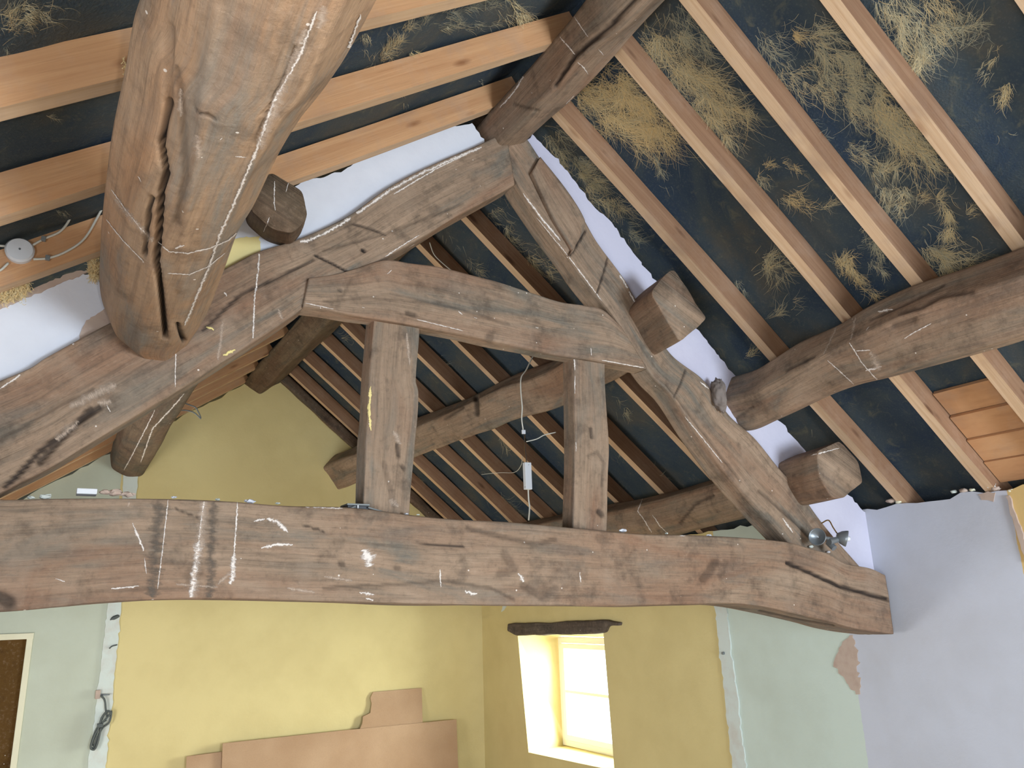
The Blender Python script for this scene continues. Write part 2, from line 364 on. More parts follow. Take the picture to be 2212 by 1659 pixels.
def tube(name, pts, r, mat, parent=None, n=8, sub=6):
    aprev = None
    P = np.array(pts, float)
    if len(P) > 2 and sub > 1:
        t = np.r_[0, np.cumsum(np.linalg.norm(np.diff(P, axis=0), axis=1))]; P = catmull(P, t, np.linspace(0, t[-1], (len(P)-1)*sub+1))
    T = np.gradient(P, axis=0); T /= np.linalg.norm(T, axis=1, keepdims=True)+1e-12; up = np.array([.3, .2, 1.]); vs = []; fs = []
    for p, t in zip(P, T):
        a = np.cross(t, up) if aprev is None else aprev-t*(aprev@t)
        if np.linalg.norm(a) < .1: a = np.cross(t, [1, 0, 0])
        a = _n(a); aprev = a; b = np.cross(t, a)
        for i in range(n): q = 2*math.pi*i/n; vs.append(p+r*(math.cos(q)*a+math.sin(q)*b))
    m = len(P)
    for i in range(m-1):
        for j in range(n): k_ = (j+1) % n; fs.append((i*n+j, i*n+k_, (i+1)*n+k_, (i+1)*n+j))
    fs.append(tuple(reversed(range(n)))); fs.append(tuple(range((m-1)*n, m*n)))
    return mesh_obj(name, vs, fs, mat, parent, smooth=True)
def cyl_bm(bm, a, b, r1, r2=None, n=24):
    a, b = Vector(a), Vector(b); d = b-a; r2 = r1 if r2 is None else r2
    bmesh.ops.create_cone(bm, cap_ends=True, segments=n, radius1=r1, radius2=r2, depth=d.length, matrix=Matrix.Translation((a+b)/2) @ d.to_track_quat('Z', 'Y').to_matrix().to_4x4())
def cyl(name, a, b, r1, mat, parent=None, r2=None, n=24):
    bm = bmesh.new(); cyl_bm(bm, a, b, r1, r2, n); return bm_obj(name, bm, mat, parent)
def struct(o): o['kind'] = 'structure'; return o
def jag(a, b, n, amp):
    a, b = np.array(a, float), np.array(b, float); return [tuple(a+(b-a)*i/n+(RNG.normal(0, amp, len(a)) if 0 < i < n else 0)) for i in range(n)]

# ------------------------------------------------------------------ room shell
struct(prism('floor', [(LX-.4, BY-.3, FZ), (WX+.5, BY-.3, FZ), (WX+.5, GY+.4, FZ), (LX-.4, GY+.4, FZ)], [(LX-.4, BY-.3, FZ-.15), (WX+.5, BY-.3, FZ-.15), (WX+.5, GY+.4, FZ-.15), (LX-.4, GY+.4, FZ-.15)], FLOORM))
# right wall, ragged top, splayed window opening
tops = [(WX, y, .425+random.uniform(-.014, .014)) for y in np.arange(BY-.3, GY+.01, .055)]
front = [(WX, GY+.3, FZ), (WX, BY-.3, FZ)]+tops+[(WX, GY+.3, .43)]
back = [(WX+.48, p[1], p[2] if p[2] < 0 else .13) for p in front]
h_f = [(WX, 4.90, -1.135), (WX, 4.93, -.21), (WX, 6.19, -.233), (WX, 6.075, -1.165)]
h_b = [(WX+.48, 5.05, -1.16), (WX+.48, 5.05, -.27), (WX+.48, 6.20, -.27), (WX+.48, 6.20, -1.17)]
struct(prism('wall_right', front, back, M_RIGHT, holes_f=[h_f], holes_b=[h_b]))
wl_t = [(LX, y, .40) for y in (BY-.3, GY+.3)]
wl_h = [[(x, a, -1.25), (x, a, -.25), (x, b, -.25), (x, b, -1.25)] for x in (LX, LX-.4) for a, b in ((-1.1, -.1), (4.0, 5.0))]  # nearer opening is added to go with the side fill lamp
struct(prism('wall_left', [(LX, GY+.3, FZ), (LX, BY-.3, FZ)]+wl_t, [(LX-.4, GY+.3, FZ), (LX-.4, BY-.3, FZ)]+[(LX-.4, p[1], .12) for p in wl_t], M_PLAIN, holes_f=wl_h[:2], holes_b=wl_h[2:]))
# gable wall with doorway
dx0, dx1, dz = -.80, -.045, -.075
xs = np.arange(LX-.02, WX+.03, .05)
top = [(float(x), GY, roofZ(float(x))-.012+random.uniform(-.016, .012)) for x in xs]
gf = [(dx1, GY, FZ), (dx1, GY, dz), (dx0, GY, dz), (dx0, GY, FZ), (LX-.02, GY, FZ)]+top+[(WX+.02, GY, FZ)]
gb = [(p[0], GY+.3, p[2] if i < 5 or i == len(gf)-1 else p[2]+.22) for i, p in enumerate(gf)]
struct(prism('wall_far', gf, gb, M_GABLE))
# near wall with its own window
nx = [LX-.4]+[float(x) for x in np.linspace(LX, WX, 12)]+[WX+.4]
bf = [(LX-.4, BY, FZ)]+[(x, BY, roofZ(x)+.1) for x in nx]+[(WX+.4, BY, FZ)]
bh = [(1.4, BY, -1.15), (1.4, BY, .2), (2.9, BY, .2), (2.9, BY, -1.15)]
struct(prism('wall_near', bf, [(p[0], BY-.3, p[2]) for p in bf], M_PLAIN, holes_f=[bh], holes_b=[[(p[0], BY-.3, p[2]) for p in bh]]))
# roof lining, sagging slightly between rafters
def felt(name, p0, t, n, L0, L1):
    us = np.arange(L0, L1+.001, .05); ys = np.arange(BY-.3, GY+.36, .05); V = []
    for u in us:
        for y in ys:
            s = .006*math.sin(y/.42*2*math.pi)+.012*noise.noise(Vector((u*3, y*3, 1)))
            p = p0+t*u+n*(.115+s); V.append((p[0], y, p[2]))
    ny = len(ys); nv = len(V); F = [(i*ny+j, i*ny+j+1, (i+1)*ny+j+1, (i+1)*ny+j) for i in range(len(us)-1) for j in range(ny-1)]
    o = mesh_obj(name, V, F, FELT, smooth=True); md = o.modifiers.new('thickness', 'SOLIDIFY'); md.thickness = .03; md.offset = 1 if (np.cross([0, 1, 0], t)@n) > 0 else -1
    # faces are ordered along t then y, so the normal sign follows (y x t)
    nf = np.cross(np.array([0, 1, 0]), t); md.offset = 1 if nf@n > 0 else -1
    return struct(o)
felt('ceiling', pR0, tR, nR, -.32, 2.95); felt('ceiling', pL0, tL, nL, -.42, 3.05)

# window in the right wall
w = bpy.data.objects.new('window_1', None); COL.objects.link(w); w.location = (WX+.42, 5.62, -1.15); struct(w)
X0, X1 = WX+.415, WX+.475
def yz(name, y0, y1, z0, z1, mat=CREAM, xa=X0, xb=X1, b=.004, par=w): return box(name, (xa, y0, z0), (xb, y1, z1), mat, par, b)
fr = bmesh.new()
for y0, y1, z0, z1 in ((6.14, 6.19, -1.165, -.275), (5.05, 5.10, -1.165, -.275), (5.10, 6.14, -.325, -.275), (5.10, 6.14, -1.165, -1.12)): box_bm(fr, (X0, y0, z0), (X1, y1, z1), .004)
WFR = plain('white_window_paint', S(240, 238, 228), .5)
bm_obj('window_frame', fr, WFR, w)
for y0, y1 in ((5.105, 6.135),):
    sb = bmesh.new()
    for a0, a1, z0, z1 in ((y1-.045, y1, -1.115, -.33), (y0, y0+.045, -1.115, -.33), (y0+.045, y1-.045, -.37, -.33), (y0+.045, y1-.045, -1.115, -1.07), (y0+.045, y1-.045, -.735, -.71)): box_bm(sb, (X0-.012, a0, z0), (X1-.02, a1, z1), .003)
    sash = bm_obj('window_sash', sb, WFR, w)
    yz('glass_pane', y0+.04, y1-.04, -.715, -.365, GLASS, X0+.015, X0+.019, 0); yz('glass_pane', y0+.04, y1-.04, -1.075, -.73, GLASS, X0+.015, X0+.019, 0)
# lintel over the window
lp = [(1097, 1348, 1097, 1363), (1112, 1346, 1114, 1372), (1130, 1346, 1120, 1373), (1200, 1344, 1205, 1371), (1270, 1341, 1268, 1368), (1305, 1339, 1303, 1366), (1318, 1342, 1312, 1354), (1336, 1345, 1335, 1352)]
rings = []
for a, b, c_, d in lp:
    T = onX((a, b), WX-.035); B = onX((c_, d), WX-.035); o_ = np.array([.06, 0, 0]); rings.append([T, B, B+o_, T+o_])
tag(recentre(loft('window_lintel', rings, STONE, res=.012, rough=.010, rounding=1, seed=31, nf=9)), 'short dark weathered oak lintel set over the small window', 'lintel')

# doorway in the gable wall
dr = bpy.data.objects.new('door_1', None); COL.objects.link(dr); dr.location = (-.4, GY, FZ); struct(dr)
box('door_leaf', (dx0+.03, GY+.10, FZ+.01), (dx1-.035, GY+.14, dz-.035), DOORM, dr, .002)
db = bmesh.new()
box_bm(db, (dx1-.035, GY-.012, FZ), (dx1+.004, GY+.16, dz+.002), .003); box_bm(db, (dx0-.004, GY-.012, FZ), (dx0+.035, GY+.16, dz+.002), .003); box_bm(db, (dx0-.006, GY-.015, dz-.035), (dx1+.006, GY+.162, dz+.006), .002)
bm_obj('door_frame', db, CREAM, dr)
box('door_handle', (dx0+.09, GY+.07, -1.0), (dx0+.11, GY+.10, -.88), METAL, dr, .004)

# scars of the removed partitions
def scar(name, pl, plane, dep, mat):
    L = []; 
    for a, b in zip(pl[0][:-1], pl[0][1:]): L += jag(a, b, max(2, int(math.hypot(b[0]-a[0], b[1]-a[1])/9)), 1.3)
    L.append(pl[0][-1]); R_ = []
    for a, b in zip(pl[1][:-1], pl[1][1:]): R_ += jag(a, b, max(2, int(math.hypot(b[0]-a[0], b[1]-a[1])/9)), 1.3)
    R_.append(pl[1][-1]); P = [plane(p) for p in L+R_[::-1]]
    return prism(name, [tuple(p) for p in P], [tuple(p+dep) for p in P], mat)
gpl = lambda p: onY(p, GY-.012); wpl = lambda p: onX(p, WX-.010)
struct(scar('trim_1', ([(268, 1006), (264, 1080), (233, 1305), (222, 1400), (208, 1520), (190, 1662)], [(300, 1004), (294, 1080), (262, 1303), (254, 1400), (244, 1500), (228, 1662)]), gpl, np.array([0, .03, 0]), STRIPM))
struct(scar('trim_2', ([(1541, 1290), (1553, 1400), (1565, 1500), (1582, 1662)], [(1566, 1290), (1578, 1400), (1592, 1500), (1610, 1662)]), wpl, np.array([.03, 0, 0]), STRIPM))
struct(scar('trim_3', ([(2172, 1072), (2190, 1130), (2216, 1215)], [(2179, 1070), (2200, 1130), (2226, 1200)]), wpl, np.array([.03, 0, 0]), BARE))
def patch(name, pts, plane, dep, mat, par=None, amp=1.5, step=7):
    P = []
    for a, b in zip(pts, pts[1:]+pts[:1]): P += jag(a, b, max(1, int(math.hypot(b[0]-a[0], b[1]-a[1])/step)), amp)
    P = [plane(p) for p in P]; return prism(name, [tuple(p) for p in P], [tuple(p+dep) for p in P], mat, par)
# bare plaster patches on the walls (relief of a few millimetres)
wr = bpy.data.objects['wall_right']; wf = bpy.data.objects['wall_far']
patch('bare_plaster_patch', [(1836, 1372), (1842, 1372), (1852, 1420), (1858, 1500), (1838, 1490), (1822, 1462), (1800, 1440), (1812, 1400)], lambda p: onX(p, WX-.003), np.array([.01, 0, 0]), BARE, wr, 2.5)
patch('bare_plaster_patch', [(2112, 1068), (2150, 1064), (2146, 1084), (2120, 1080)], lambda p: onX(p, WX-.003), np.array([.01, 0, 0]), BARE, wr, 2)
# crumbs of mortar along the wall head
for i, q in enumerate([(1870, 1103, 7), (1925, 1082, 14), (1942, 1084, 11), (2060, 1062, 9), (2082, 1060, 12), (2100, 1058, 8), (2138, 1050, 15), (2150, 1056, 12), (2185, 1060, 10)]):
    bm = bmesh.new(); bmesh.ops.create_icosphere(bm, subdivisions=2, radius=1); c_ = onX(q[:2], WX+.01); r = q[2]*.0011
    for v in bm.verts: v.co = Vector((v.co.x*r*1.2, v.co.y*r*1.5, v.co.z*r*.8))*(1+.5*noise.noise(v.co*2+Vector((i, 0, 0))))+Vector(c_)
    bm_obj('mortar_crumb', bm, [STRIPM, BARE, CREAM][i % 3], wr, True)

# ------------------------------------------------------------------ rafters
def rafter(side, y_far, label, x0, x1, mats, w_=.05, dep=.10, group=None):
    p0, n = (pR0, nR) if side == 'R' else (pL0, nL); rings = []
    for i in range(6):
        x = x0+(x1-x0)*i/5; z = roofline(side, x); c_ = np.array([x, 0, z])+n*random.uniform(-.004, .004); yy = y_far+random.uniform(-.004, .004)
        A = c_+[0, yy, 0]; B = c_+[0, yy-w_, 0]; rings.append([A, B, B+n*dep, A+n*dep])
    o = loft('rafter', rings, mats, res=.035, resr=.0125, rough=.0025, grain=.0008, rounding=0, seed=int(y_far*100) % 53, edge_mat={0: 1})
    o.data.polygons.foreach_set('use_smooth', np.zeros(len(o.data.polygons), dtype=bool)); o.data.update()
    return tag(recentre(o), label, 'rafter', group)
def roofline(side, x): return 2.02-.8187*(x-1.68) if side == 'R' else 2.02+.6875*(x-1.4)
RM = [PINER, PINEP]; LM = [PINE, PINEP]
for y, lab in ((.85, 'sawn rafter just clipped by the top right corner of the view'),
               (1.265, 'rightmost long sawn rafter of right slope, pale worn patch near its top'),
               (1.635, 'sawn rafter on right slope with the orange eaves boarding on its lower left'),
               (1.985, 'sawn rafter starting beside the dark ridge beam, foot left of the eaves boarding'),
               (2.42, 'near side rafter closest to the truss, passing right behind the two right purlin stubs')):
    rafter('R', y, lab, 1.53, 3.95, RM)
back_r = [(2.90, 'sawn rafter just behind the truss, mostly hidden by the right principal rafter'), (3.38, 'sawn rafter behind truss seen highest in the triangle above the cambered collar'),
          (3.87, 'sawn rafter behind truss with thin white cable on it, second above the collar'), (4.34, 'sawn rafter behind truss crossing under the collar between the two posts, nearest the right post'),
          (4.82, 'sawn rafter behind truss emerging from top right of the left post'), (5.30, 'sawn rafter behind truss just left of the top of the left post'),
          (5.76, 'sawn rafter behind truss fourth in from the far gable on right slope'), (6.25, 'cracked sawn rafter second from the far yellow gable on right slope'), (6.70, 'sawn rafter of right slope nearest the yellow gable wall')]
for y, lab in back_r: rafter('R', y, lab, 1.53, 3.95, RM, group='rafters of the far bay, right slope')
for y, lab in ((1.63, 'broad orange rafter on left slope, uppermost crossing behind the huge leaning purlin'),
               (2.09, 'orange rafter on left slope, middle of three crossing behind the huge leaning purlin'),
               (2.54, 'orange sawn rafter on left slope carrying the white round junction box')):
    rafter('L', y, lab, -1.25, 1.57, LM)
for y, lab in ((5.5, 'orange rafter beyond truss, uppermost of those under the left principal'), (5.97, 'orange rafter on left slope beyond truss, middle of those under the left principal'), (6.42, 'orange rafter on left slope beyond truss, last but one before the gable'),
               (6.84, 'orange rafter on left slope set right against the yellow gable')):
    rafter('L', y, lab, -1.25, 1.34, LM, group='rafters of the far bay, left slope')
# half buried gable rafter
rings = []
for i in range(8):
    x = 1.50+1.9*i/7; z = roofline('R', x)-.045; c_ = np.array([x, 6.80, z]); s = random.uniform(.9, 1.15); rings.append([c_+[0, .06, 0]-nR*.02*s, c_-[0, .01, 0]-nR*.03*s, c_-[0, .01, 0]+nR*.07, c_+[0, .06, 0]+nR*.07])
tag(recentre(loft('rafter', rings, [OAKD], res=.03, resr=.015, rough=.01, seed=5, nf=9)), 'dark old rafter half buried in the head of the yellow gable wall', 'rafter')
# boarding at the right eaves
ev = thing('eaves_boarding', 'horizontal orange pine boards closing the eaves between two rafters above the lilac wall', 'boarding', (3.5, 1.9, .5))
for i in range(4):
    u0 = 1.98+i*.135; u1 = u0+.132; h0 = .085-i*.012; off = random.uniform(-.004, .004)
    q = [(u0, 1.645), (u0, 1.93), (u1, 1.93), (u1, 1.645)]; f_ = []; b_ = []
    for u, y in q: p = pR0+tR*u+nR*(h0+off); f_.append((p[0], y, p[2])); p = p+nR*.018; b_.append((p[0], y, p[2]))
    o = prism('plank', f_, b_, PINE, ev); l = o.data.uv_layers.new(name='UVMap')
    for lp_ in o.data.loops: c_ = o.data.vertices[lp_.vertex_index].co; l.data[lp_.index].uv = (c_.y+i*3, (c_.x+c_.z)*.8)

# ------------------------------------------------------------------ purlins and ridge
def purlin(name, st, plane, label, mat, res, seed, section, ext=None, rough=.010, yend=None, carves=None, rounding=3, cat='purlin'):
    """st: pairs of silhouette pixels; the section hangs under the roof plane, axis along Y"""
    rings = []
    for a, b in st:
        if a == 'ring': yv, X_, Z_, r_ = b; C = np.array([X_, yv, Z_]); v = _n(np.array([X_, 0, Z_]))*r_; u = np.array([v[2], 0, -v[0]]); rings.append((yv, C, u, v)); continue
        if len(a) == 3: yv = a[2]; C = onY(((a[0]+b[0])/2, (a[1]+b[1])/2), yv)
        else: C = plane(((a[0]+b[0])/2, (a[1]+b[1])/2)); yv = C[1]
        u = (onY(b[:2], yv)-onY(a[:2], yv))/2; v = np.array([-u[2], 0, u[0]]); v *= np.sign(v@C) if v@C != 0 else 1
        rings.append((yv, C, u, v))
    rings.sort(key=lambda r: r[0])
    if ext is not None:
        for ye in ext:
            ref = rings[0] if ye < rings[0][0] else rings[-1]; C = ref[1].copy(); C[1] = ye; r = (ye, C, ref[2], ref[3])
            rings.insert(0, r) if ye < rings[0][0] else rings.append(r)
    R = [[C+a*u+b*v for a, b in section] for _, C, u, v in rings]
    o = loft(name, R, mat, res=res, rough=rough, seed=seed, rounding=rounding)
    if carves: carve(o, carves)
    return tag(o, label, cat)

SQ_A = [(-1, .05), (-.66, -.52), (-.1, -.78), (.50, -.70), (1, -.02), (.75, .8), (-.7, .85)]
stA = [((320, 0), (760, 118)), ((300, 58), (715, 185)), ((282, 163), (662, 253)), ((253, 289), (600, 352)), ((239, 380), (556, 440)), ((230, 452), (520, 502)), ((222, 545), (484, 600)), ((216, 625), (452, 678)),
       ((228, 672, 2.50), (425, 722)), ((262, 712, 2.56), (405, 748))]
plA = lambda p: onP(p, pL0-nL*.245, nL)
crA = [([(365, 224), (347, 307), (358, 376), (347, 416), (342, 500), (336, 565), (347, 627), (353, 681), (357, 728)], 9, .03, 1), ([(327, 427), (318, 480), (311, 553)], 6, .02, .9), ([(343, 440), (338, 520), (340, 600)], 5, .015, .9),
       ([(384, 702), (392, 720), (398, 736)], 7, .02, 1), ([(425, 236), (440, 243), (466, 258)], 4, .006, .7), ([(365, 60), (362, 160), (364, 224)], 16, .008, .25), ([(470, 20), (440, 200), (420, 380), (396, 520), (392, 620)], 18, -.006, 0),
       ([(380, 150), (395, 250), (400, 380), (380, 480)], 12, .005, .35), ([(640, 105), (600, 190), (550, 310)], 5, .006, .5)]
big = purlin('purlin', stA, plA, 'huge pale brown oak purlin leaning overhead at upper left, split along its underside', OAKP, .0055, 3, SQ_A, ext=(.9, .2, BY+.01), rough=.008, rounding=4, carves=crA)
decal(big, 'paint_streak', [([(684, 22), (647, 119), (593, 217), (553, 325), (506, 434), (474, 506), (452, 571), (398, 702)], 9), ([(778, 30), (738, 140), (655, 252), (612, 310)], 9),
      ([(340, 521), (365, 542), (405, 546), (452, 535), (495, 517), (524, 488)], 5), ([(242, 409), (275, 455), (315, 506)], 4), ([(231, 474), (268, 520), (311, 564)], 4), ([(362, 589), (409, 592), (448, 575), (485, 546)], 4),
      ([(378, 535), (398, 528)], 8), ([(475, 300), (480, 296)], 6), ([(508, 336), (532, 338)], 5), ([(300, 380), (306, 392)], 4)], PAINT)
decal(big, 'plaster_smear', [([(392, 190), (390, 250)], 16), ([(660, 60), (600, 220), (560, 320)], 26), ([(425, 290), (430, 340)], 22), ([(250, 430), (330, 520)], 18), ([(700, 10), (690, 60)], 30)], SMEAR)

SQ_B = [(-1, .1), (-.36, -.72), (.85, -.42), (1, .1), (.6, 1), (-.5, 1)]
stB = [((1552, 822), (1600, 930)), ((1585, 812), (1632, 932)), ((1629, 800), (1683, 909)), ((1665, 778), (1722, 890)), ((1723, 742), (1785, 860)), ((1810, 699), (1862, 832)), ((1864, 666), (1925, 818)), ((1954, 623), (2015, 795)), ((2099, 572), (2160, 755)), ((2212, 532), (2280, 715))]
plB = lambda p: onP(p, pR0-nR*.155, nR)
crB = [([(1945, 675), (1990, 665), (2030, 640), (2100, 630)], 7, .006, .5), ([(1880, 690), (1950, 660), (2040, 615)], 4, .006, .6), ([(1700, 800), (1760, 770)], 4, .005, .6), ([(1930, 705), (1975, 690)], 9, .008, .5), ([(1590, 905), (1625, 880)], 5, .006, .4)]
pb = purlin('purlin', stB, plB, 'great bowed oak purlin running out to the right edge above the lilac wall', OAK, .009, 9, SQ_B, ext=(1.0, .3, BY+.01), rough=.009, carves=crB)
decal(pb, 'paint_streak', [([(1788, 778), (1815, 802), (1844, 829)], 4), ([(1835, 740), (1853, 768), (1864, 786), (1897, 822), (1929, 818)], 4), ([(1954, 731), (1985, 712), (2012, 699)], 4), ([(1897, 674), (1929, 668)], 8), ([(1870, 800), (1905, 792)], 7), ([(1850, 758), (1880, 756)], 4), ([(1872, 714), (1878, 706)], 4)], PAINT)
decal(pb, 'plaster_smear', [([(1808, 706), (1780, 765)], 7), ([(1850, 682), (1838, 735)], 8), ([(1880, 760), (1900, 800)], 22)], SMEAR)
# mortar lump where it meets the principal
bm = bmesh.new(); bmesh.ops.create_icosphere(bm, subdivisions=4, radius=1); c_ = onY((1552, 852), 2.53)
for v in bm.verts: v.co = Vector((v.co.x*.035, v.co.y*.04, v.co.z*.075))*(1+.35*noise.noise(v.co*1.1+Vector((4, 0, 0)))+.22*noise.noise(v.co*4))+Vector(c_)
bm_obj('mortar_lump', bm, plaster('grey_mortar', S(124, 114, 108), S(94, 82, 76), .6, 24), pb, True)

stR = [((1290, -25), (1412, 40)), ((1235, 40), (1335, 122)), ((1150, 140), (1245, 212)), ((1095, 203), (1187, 262)), ((1062, 240), (1150, 297))]
ridge = purlin('ridge_beam', stR, lambda p: onZ(p, 1.985), 'dark diamond set oak ridge beam climbing to the top edge from the truss apex', OAK, .009, 14, [(-1, .1), (-.05, -.85), (1, .1), (0, 1)], ext=(1.2, .3, BY+.01, 2.66), rough=.009, cat='ridge beam',
   carves=[([(1378, -10), (1320, 55), (1290, 80), (1242, 119), (1203, 181), (1200, 186)], 7, .012, .9), ([(1165, 240), (1110, 225)], 4, .005, .5)])
decal(ridge, 'paint_streak', [([(1080, 232), (1110, 200), (1140, 152), (1172, 110), (1195, 85)], 5), ([(1241, 36), (1256, 58), (1271, 80)], 4), ([(1210, 80), (1228, 100), (1242, 117)], 5), ([(1292, 105), (1303, 118)], 4), ([(1248, 134), (1262, 146), (1270, 160)], 4), ([(1222, 224), (1240, 206)], 3)], PAINT)
def prismY(name, poly, Ya, Yb, label, mat, seed, cat='purlin', res=.02):
    a = np.array([onY(p, Ya) for p in poly]); rings = []
    for i in range(7):
        f = i/6; b = a.copy(); b[:, 1] = Ya+(Yb-Ya)*f; b[:, 0] += RNG.normal(0, .006); b[:, 2] += RNG.normal(0, .006); rings.append(b)
    return tag(loft(name, rings, mat, res=res, resr=.014, rough=.012, seed=seed, rounding=2), label, cat)
prismY('ridge_beam', [(523, 828), (560, 853), (607, 826), (577, 783)], 6.86, 2.69, 'dusty dark ridge beam of the far bay meeting the yellow gable', OAKD, 15, 'ridge beam')

SQ_D = [(-.97, .47), (.72, .85), (.91, -.61), (-.65, -.72)]
plD = lambda p: onP(p, pR0-nR*.13, nR)
pd = purlin('purlin', [((712, 985, 6.86), (752, 1052)), ((880, 912), (922, 978)), ((1005, 860), (1042, 935)), ((1100, 812), (1142, 898)), ((1205, 768), (1255, 868)), ((1431, 591, 2.33), (1501, 729))], plD,
   'round dusty purlin behind the two posts, its cut stub above the great right purlin', OAK, .012, 21, SQ_D, rough=.018, rounding=5,
   carves=[([(1028, 860), (1030, 895)], 8, .012, .8), ([(960, 905), (1000, 880)], 5, .008, .5)])
SQ_E = [(-.6, -.93), (-.95, .23), (-.3, 1.), (.4, 1.03), (.9, -.1), (.87, -.6), (.2, -1.05)]
pe = purlin('purlin', [((1117, 1128), (1130, 1200)), ((1318, 1085), (1336, 1182)), ((1440, 1060), (1460, 1163)), ((1520, 1037), (1542, 1142)), ((1803, 949, 2.33), (1827, 1081))], lambda p: onP(p, pR0-nR*.15, nR),
   'lowest right purlin just above the tie beam, squared stub by the lilac wall corner', OAK, .012, 23, SQ_E, ext=(6.86,), rough=.008,
   carves=[([(1470, 1130), (1500, 1090), (1540, 1070)], 5, .008, .6)])
decal(pe, 'paint_streak', [([(1388, 1078), (1378, 1105), (1390, 1120), (1408, 1150)], 4), ([(1410, 1112), (1425, 1135), (1440, 1150)], 4), ([(1752, 984), (1812, 968)], 4), ([(1858, 1025), (1862, 1008), (1880, 1022)], 4)], PAINT)
pl_ = purlin('purlin', [((238, 974, 6.86), (326, 1002)), ((283, 852), (392, 884)), ('ring', (2.75, .575, 1.40, .112)), ('ring', (2.28, .505, 1.262, .100))], lambda p: onP(p, pL0-nL*.15, nL),
   'dark old purlin with octagonal stub by white plaster, far end on the yellow gable', OAKD, .013, 27,
   [(-1, -.1), (-.6, -.8), (.2, -1), (.85, -.75), (1, 0), (.5, .8), (-.6, .8)], rough=.010)
decal(pl_, 'paint_streak', [([(593, 392), (592, 440), (594, 455)], 4), ([(623, 396), (617, 415)], 4), ([(582, 470), (570, 500)], 5), ([(304, 998), (330, 925), (372, 880), (398, 850)], 5), ([(268, 1015), (290, 975), (318, 920), (335, 885)], 4)], PAINT)

# ------------------------------------------------------------------ the roof truss
TR = thing('roof_truss', 'old oak roof truss of tie beam, two principals, cambered collar and two posts', 'roof truss', (1.5, 2.6, 0))
def member(name, pairs, Yf, T, seed, label=None, mat=OAK, res=.007, rough=.008, carves=None, rounding=2, pre=(), post=()):
    rings = []
    for a, b in pairs:
        A, B = onY(a, Yf), onY(b, Yf); t = np.array([0, T, 0]); rings.append([A, B, B+t, A+t])
    for q, where in ((pre, 0), (post, 1)):
        for (ax, az, bx, bz) in q:
            A, B = np.array([ax, Yf, az]), np.array([bx, Yf, bz]); t = np.array([0, T, 0]); r = [A, B, B+t, A+t]
            rings.insert(0, r) if where == 0 else rings.append(r)
    o = loft(name, rings, mat, TR, res=res, rough=rough, seed=seed, rounding=rounding)
    if carves: carve(o, carves)
    if label: o['label'] = label
    return o
tie = member('tie_beam', [((0, 1075), (0, 1321)), ((108, 1073), (108, 1313)), ((213, 1072), (220, 1302)), ((362, 1075), (362, 1294)), ((506, 1082), (500, 1294)), ((615, 1091), (610, 1297)), ((749, 1097), (740, 1301)), ((895, 1113), (885, 1307)), ((1062, 1126), (1062, 1308)),
   ((1206, 1138), (1200, 1308)), ((1387, 1151), (1380, 1308)), ((1500, 1156), (1500, 1306)), ((1600, 1162), (1585, 1306)), ((1665, 1166), (1645, 1312)), ((1712, 1172), (1700, 1322)), ((1756, 1184), (1750, 1333)), ((1792, 1194), (1790, 1343)), ((1828, 1214), (1832, 1355)), ((1882, 1225), (1885, 1365)), ((1913, 1240), (1933, 1372))],
   2.50, .22, 41, 'long level bottom beam with white paint marks', rounding=2, res=.008, pre=((LX-.03, .36, LX-.03, .02),),
   carves=[([(1701, 1216), (1748, 1236), (1810, 1265), (1864, 1280), (1923, 1296)], 6, .014, .95), ([(900, 1172), (945, 1177), (1000, 1180)], 3.5, .006, .9), ([(652, 1133), (700, 1148)], 3.5, .005, .8), ([(700, 1270), (860, 1262), (960, 1255), (1060, 1270), (1110, 1295)], 5, .005, .45),
           ([(1010, 1140), (1080, 1158), (1160, 1175), (1200, 1165)], 8, .006, .45), ([(1530, 1240), (1545, 1215), (1520, 1250)], 14, .006, .5), ([(1090, 1195), (1110, 1230), (1080, 1240)], 14, .004, .35), ([(1640, 1320), (1720, 1338), (1800, 1352)], 3.5, .006, .6), ([(736, 1217), (739, 1219)], 10, .004, .6), ([(855, 1226), (860, 1227)], 9, .004, .5), ([(0, 1290), (20, 1300)], 22, .008, .7),
           ([(1130, 1265), (1170, 1290), (1200, 1270)], 12, .004, .4), ([(380, 1100), (440, 1122), (500, 1124)], 3, .005, .7)])
decal(tie, 'paint_streak', [([(286, 1130), (298, 1158), (310, 1190)], 7), ([(312, 1205), (316, 1240)], 4), ([(430, 1170), (420, 1235), (412, 1290)], 20), ([(441, 1080), (434, 1130), (428, 1180)], 5), ([(513, 1085), (508, 1160), (502, 1240)], 6), ([(506, 1195), (499, 1262)], 17),
   ([(548, 1126), (572, 1122)], 9), ([(576, 1120), (600, 1128), (622, 1150)], 12), ([(564, 1184), (600, 1176), (632, 1177)], 8), ([(784, 1187), (792, 1200), (797, 1224)], 34), ([(776, 1280), (808, 1284)], 9), ([(790, 1292), (806, 1296)], 8),
   ([(950, 1230), (952, 1268)], 5), ([(1120, 1238), (1132, 1256)], 14), ([(1004, 1277), (1030, 1283)], 13), ([(1252, 1236), (1254, 1258)], 4), ([(240, 1272), (300, 1266)], 6), ([(120, 1250), (140, 1256)], 5), ([(363, 1080), (352, 1180), (340, 1272)], 4), ([(60, 1078), (200, 1076)], 5), ([(330, 1076), (420, 1079), (500, 1084), (600, 1092)], 7), ([(660, 1096), (740, 1099)], 4), ([(1300, 1147), (1480, 1158)], 3), ([(1742, 1182), (1770, 1188), (1786, 1194)], 7)], PAINT)
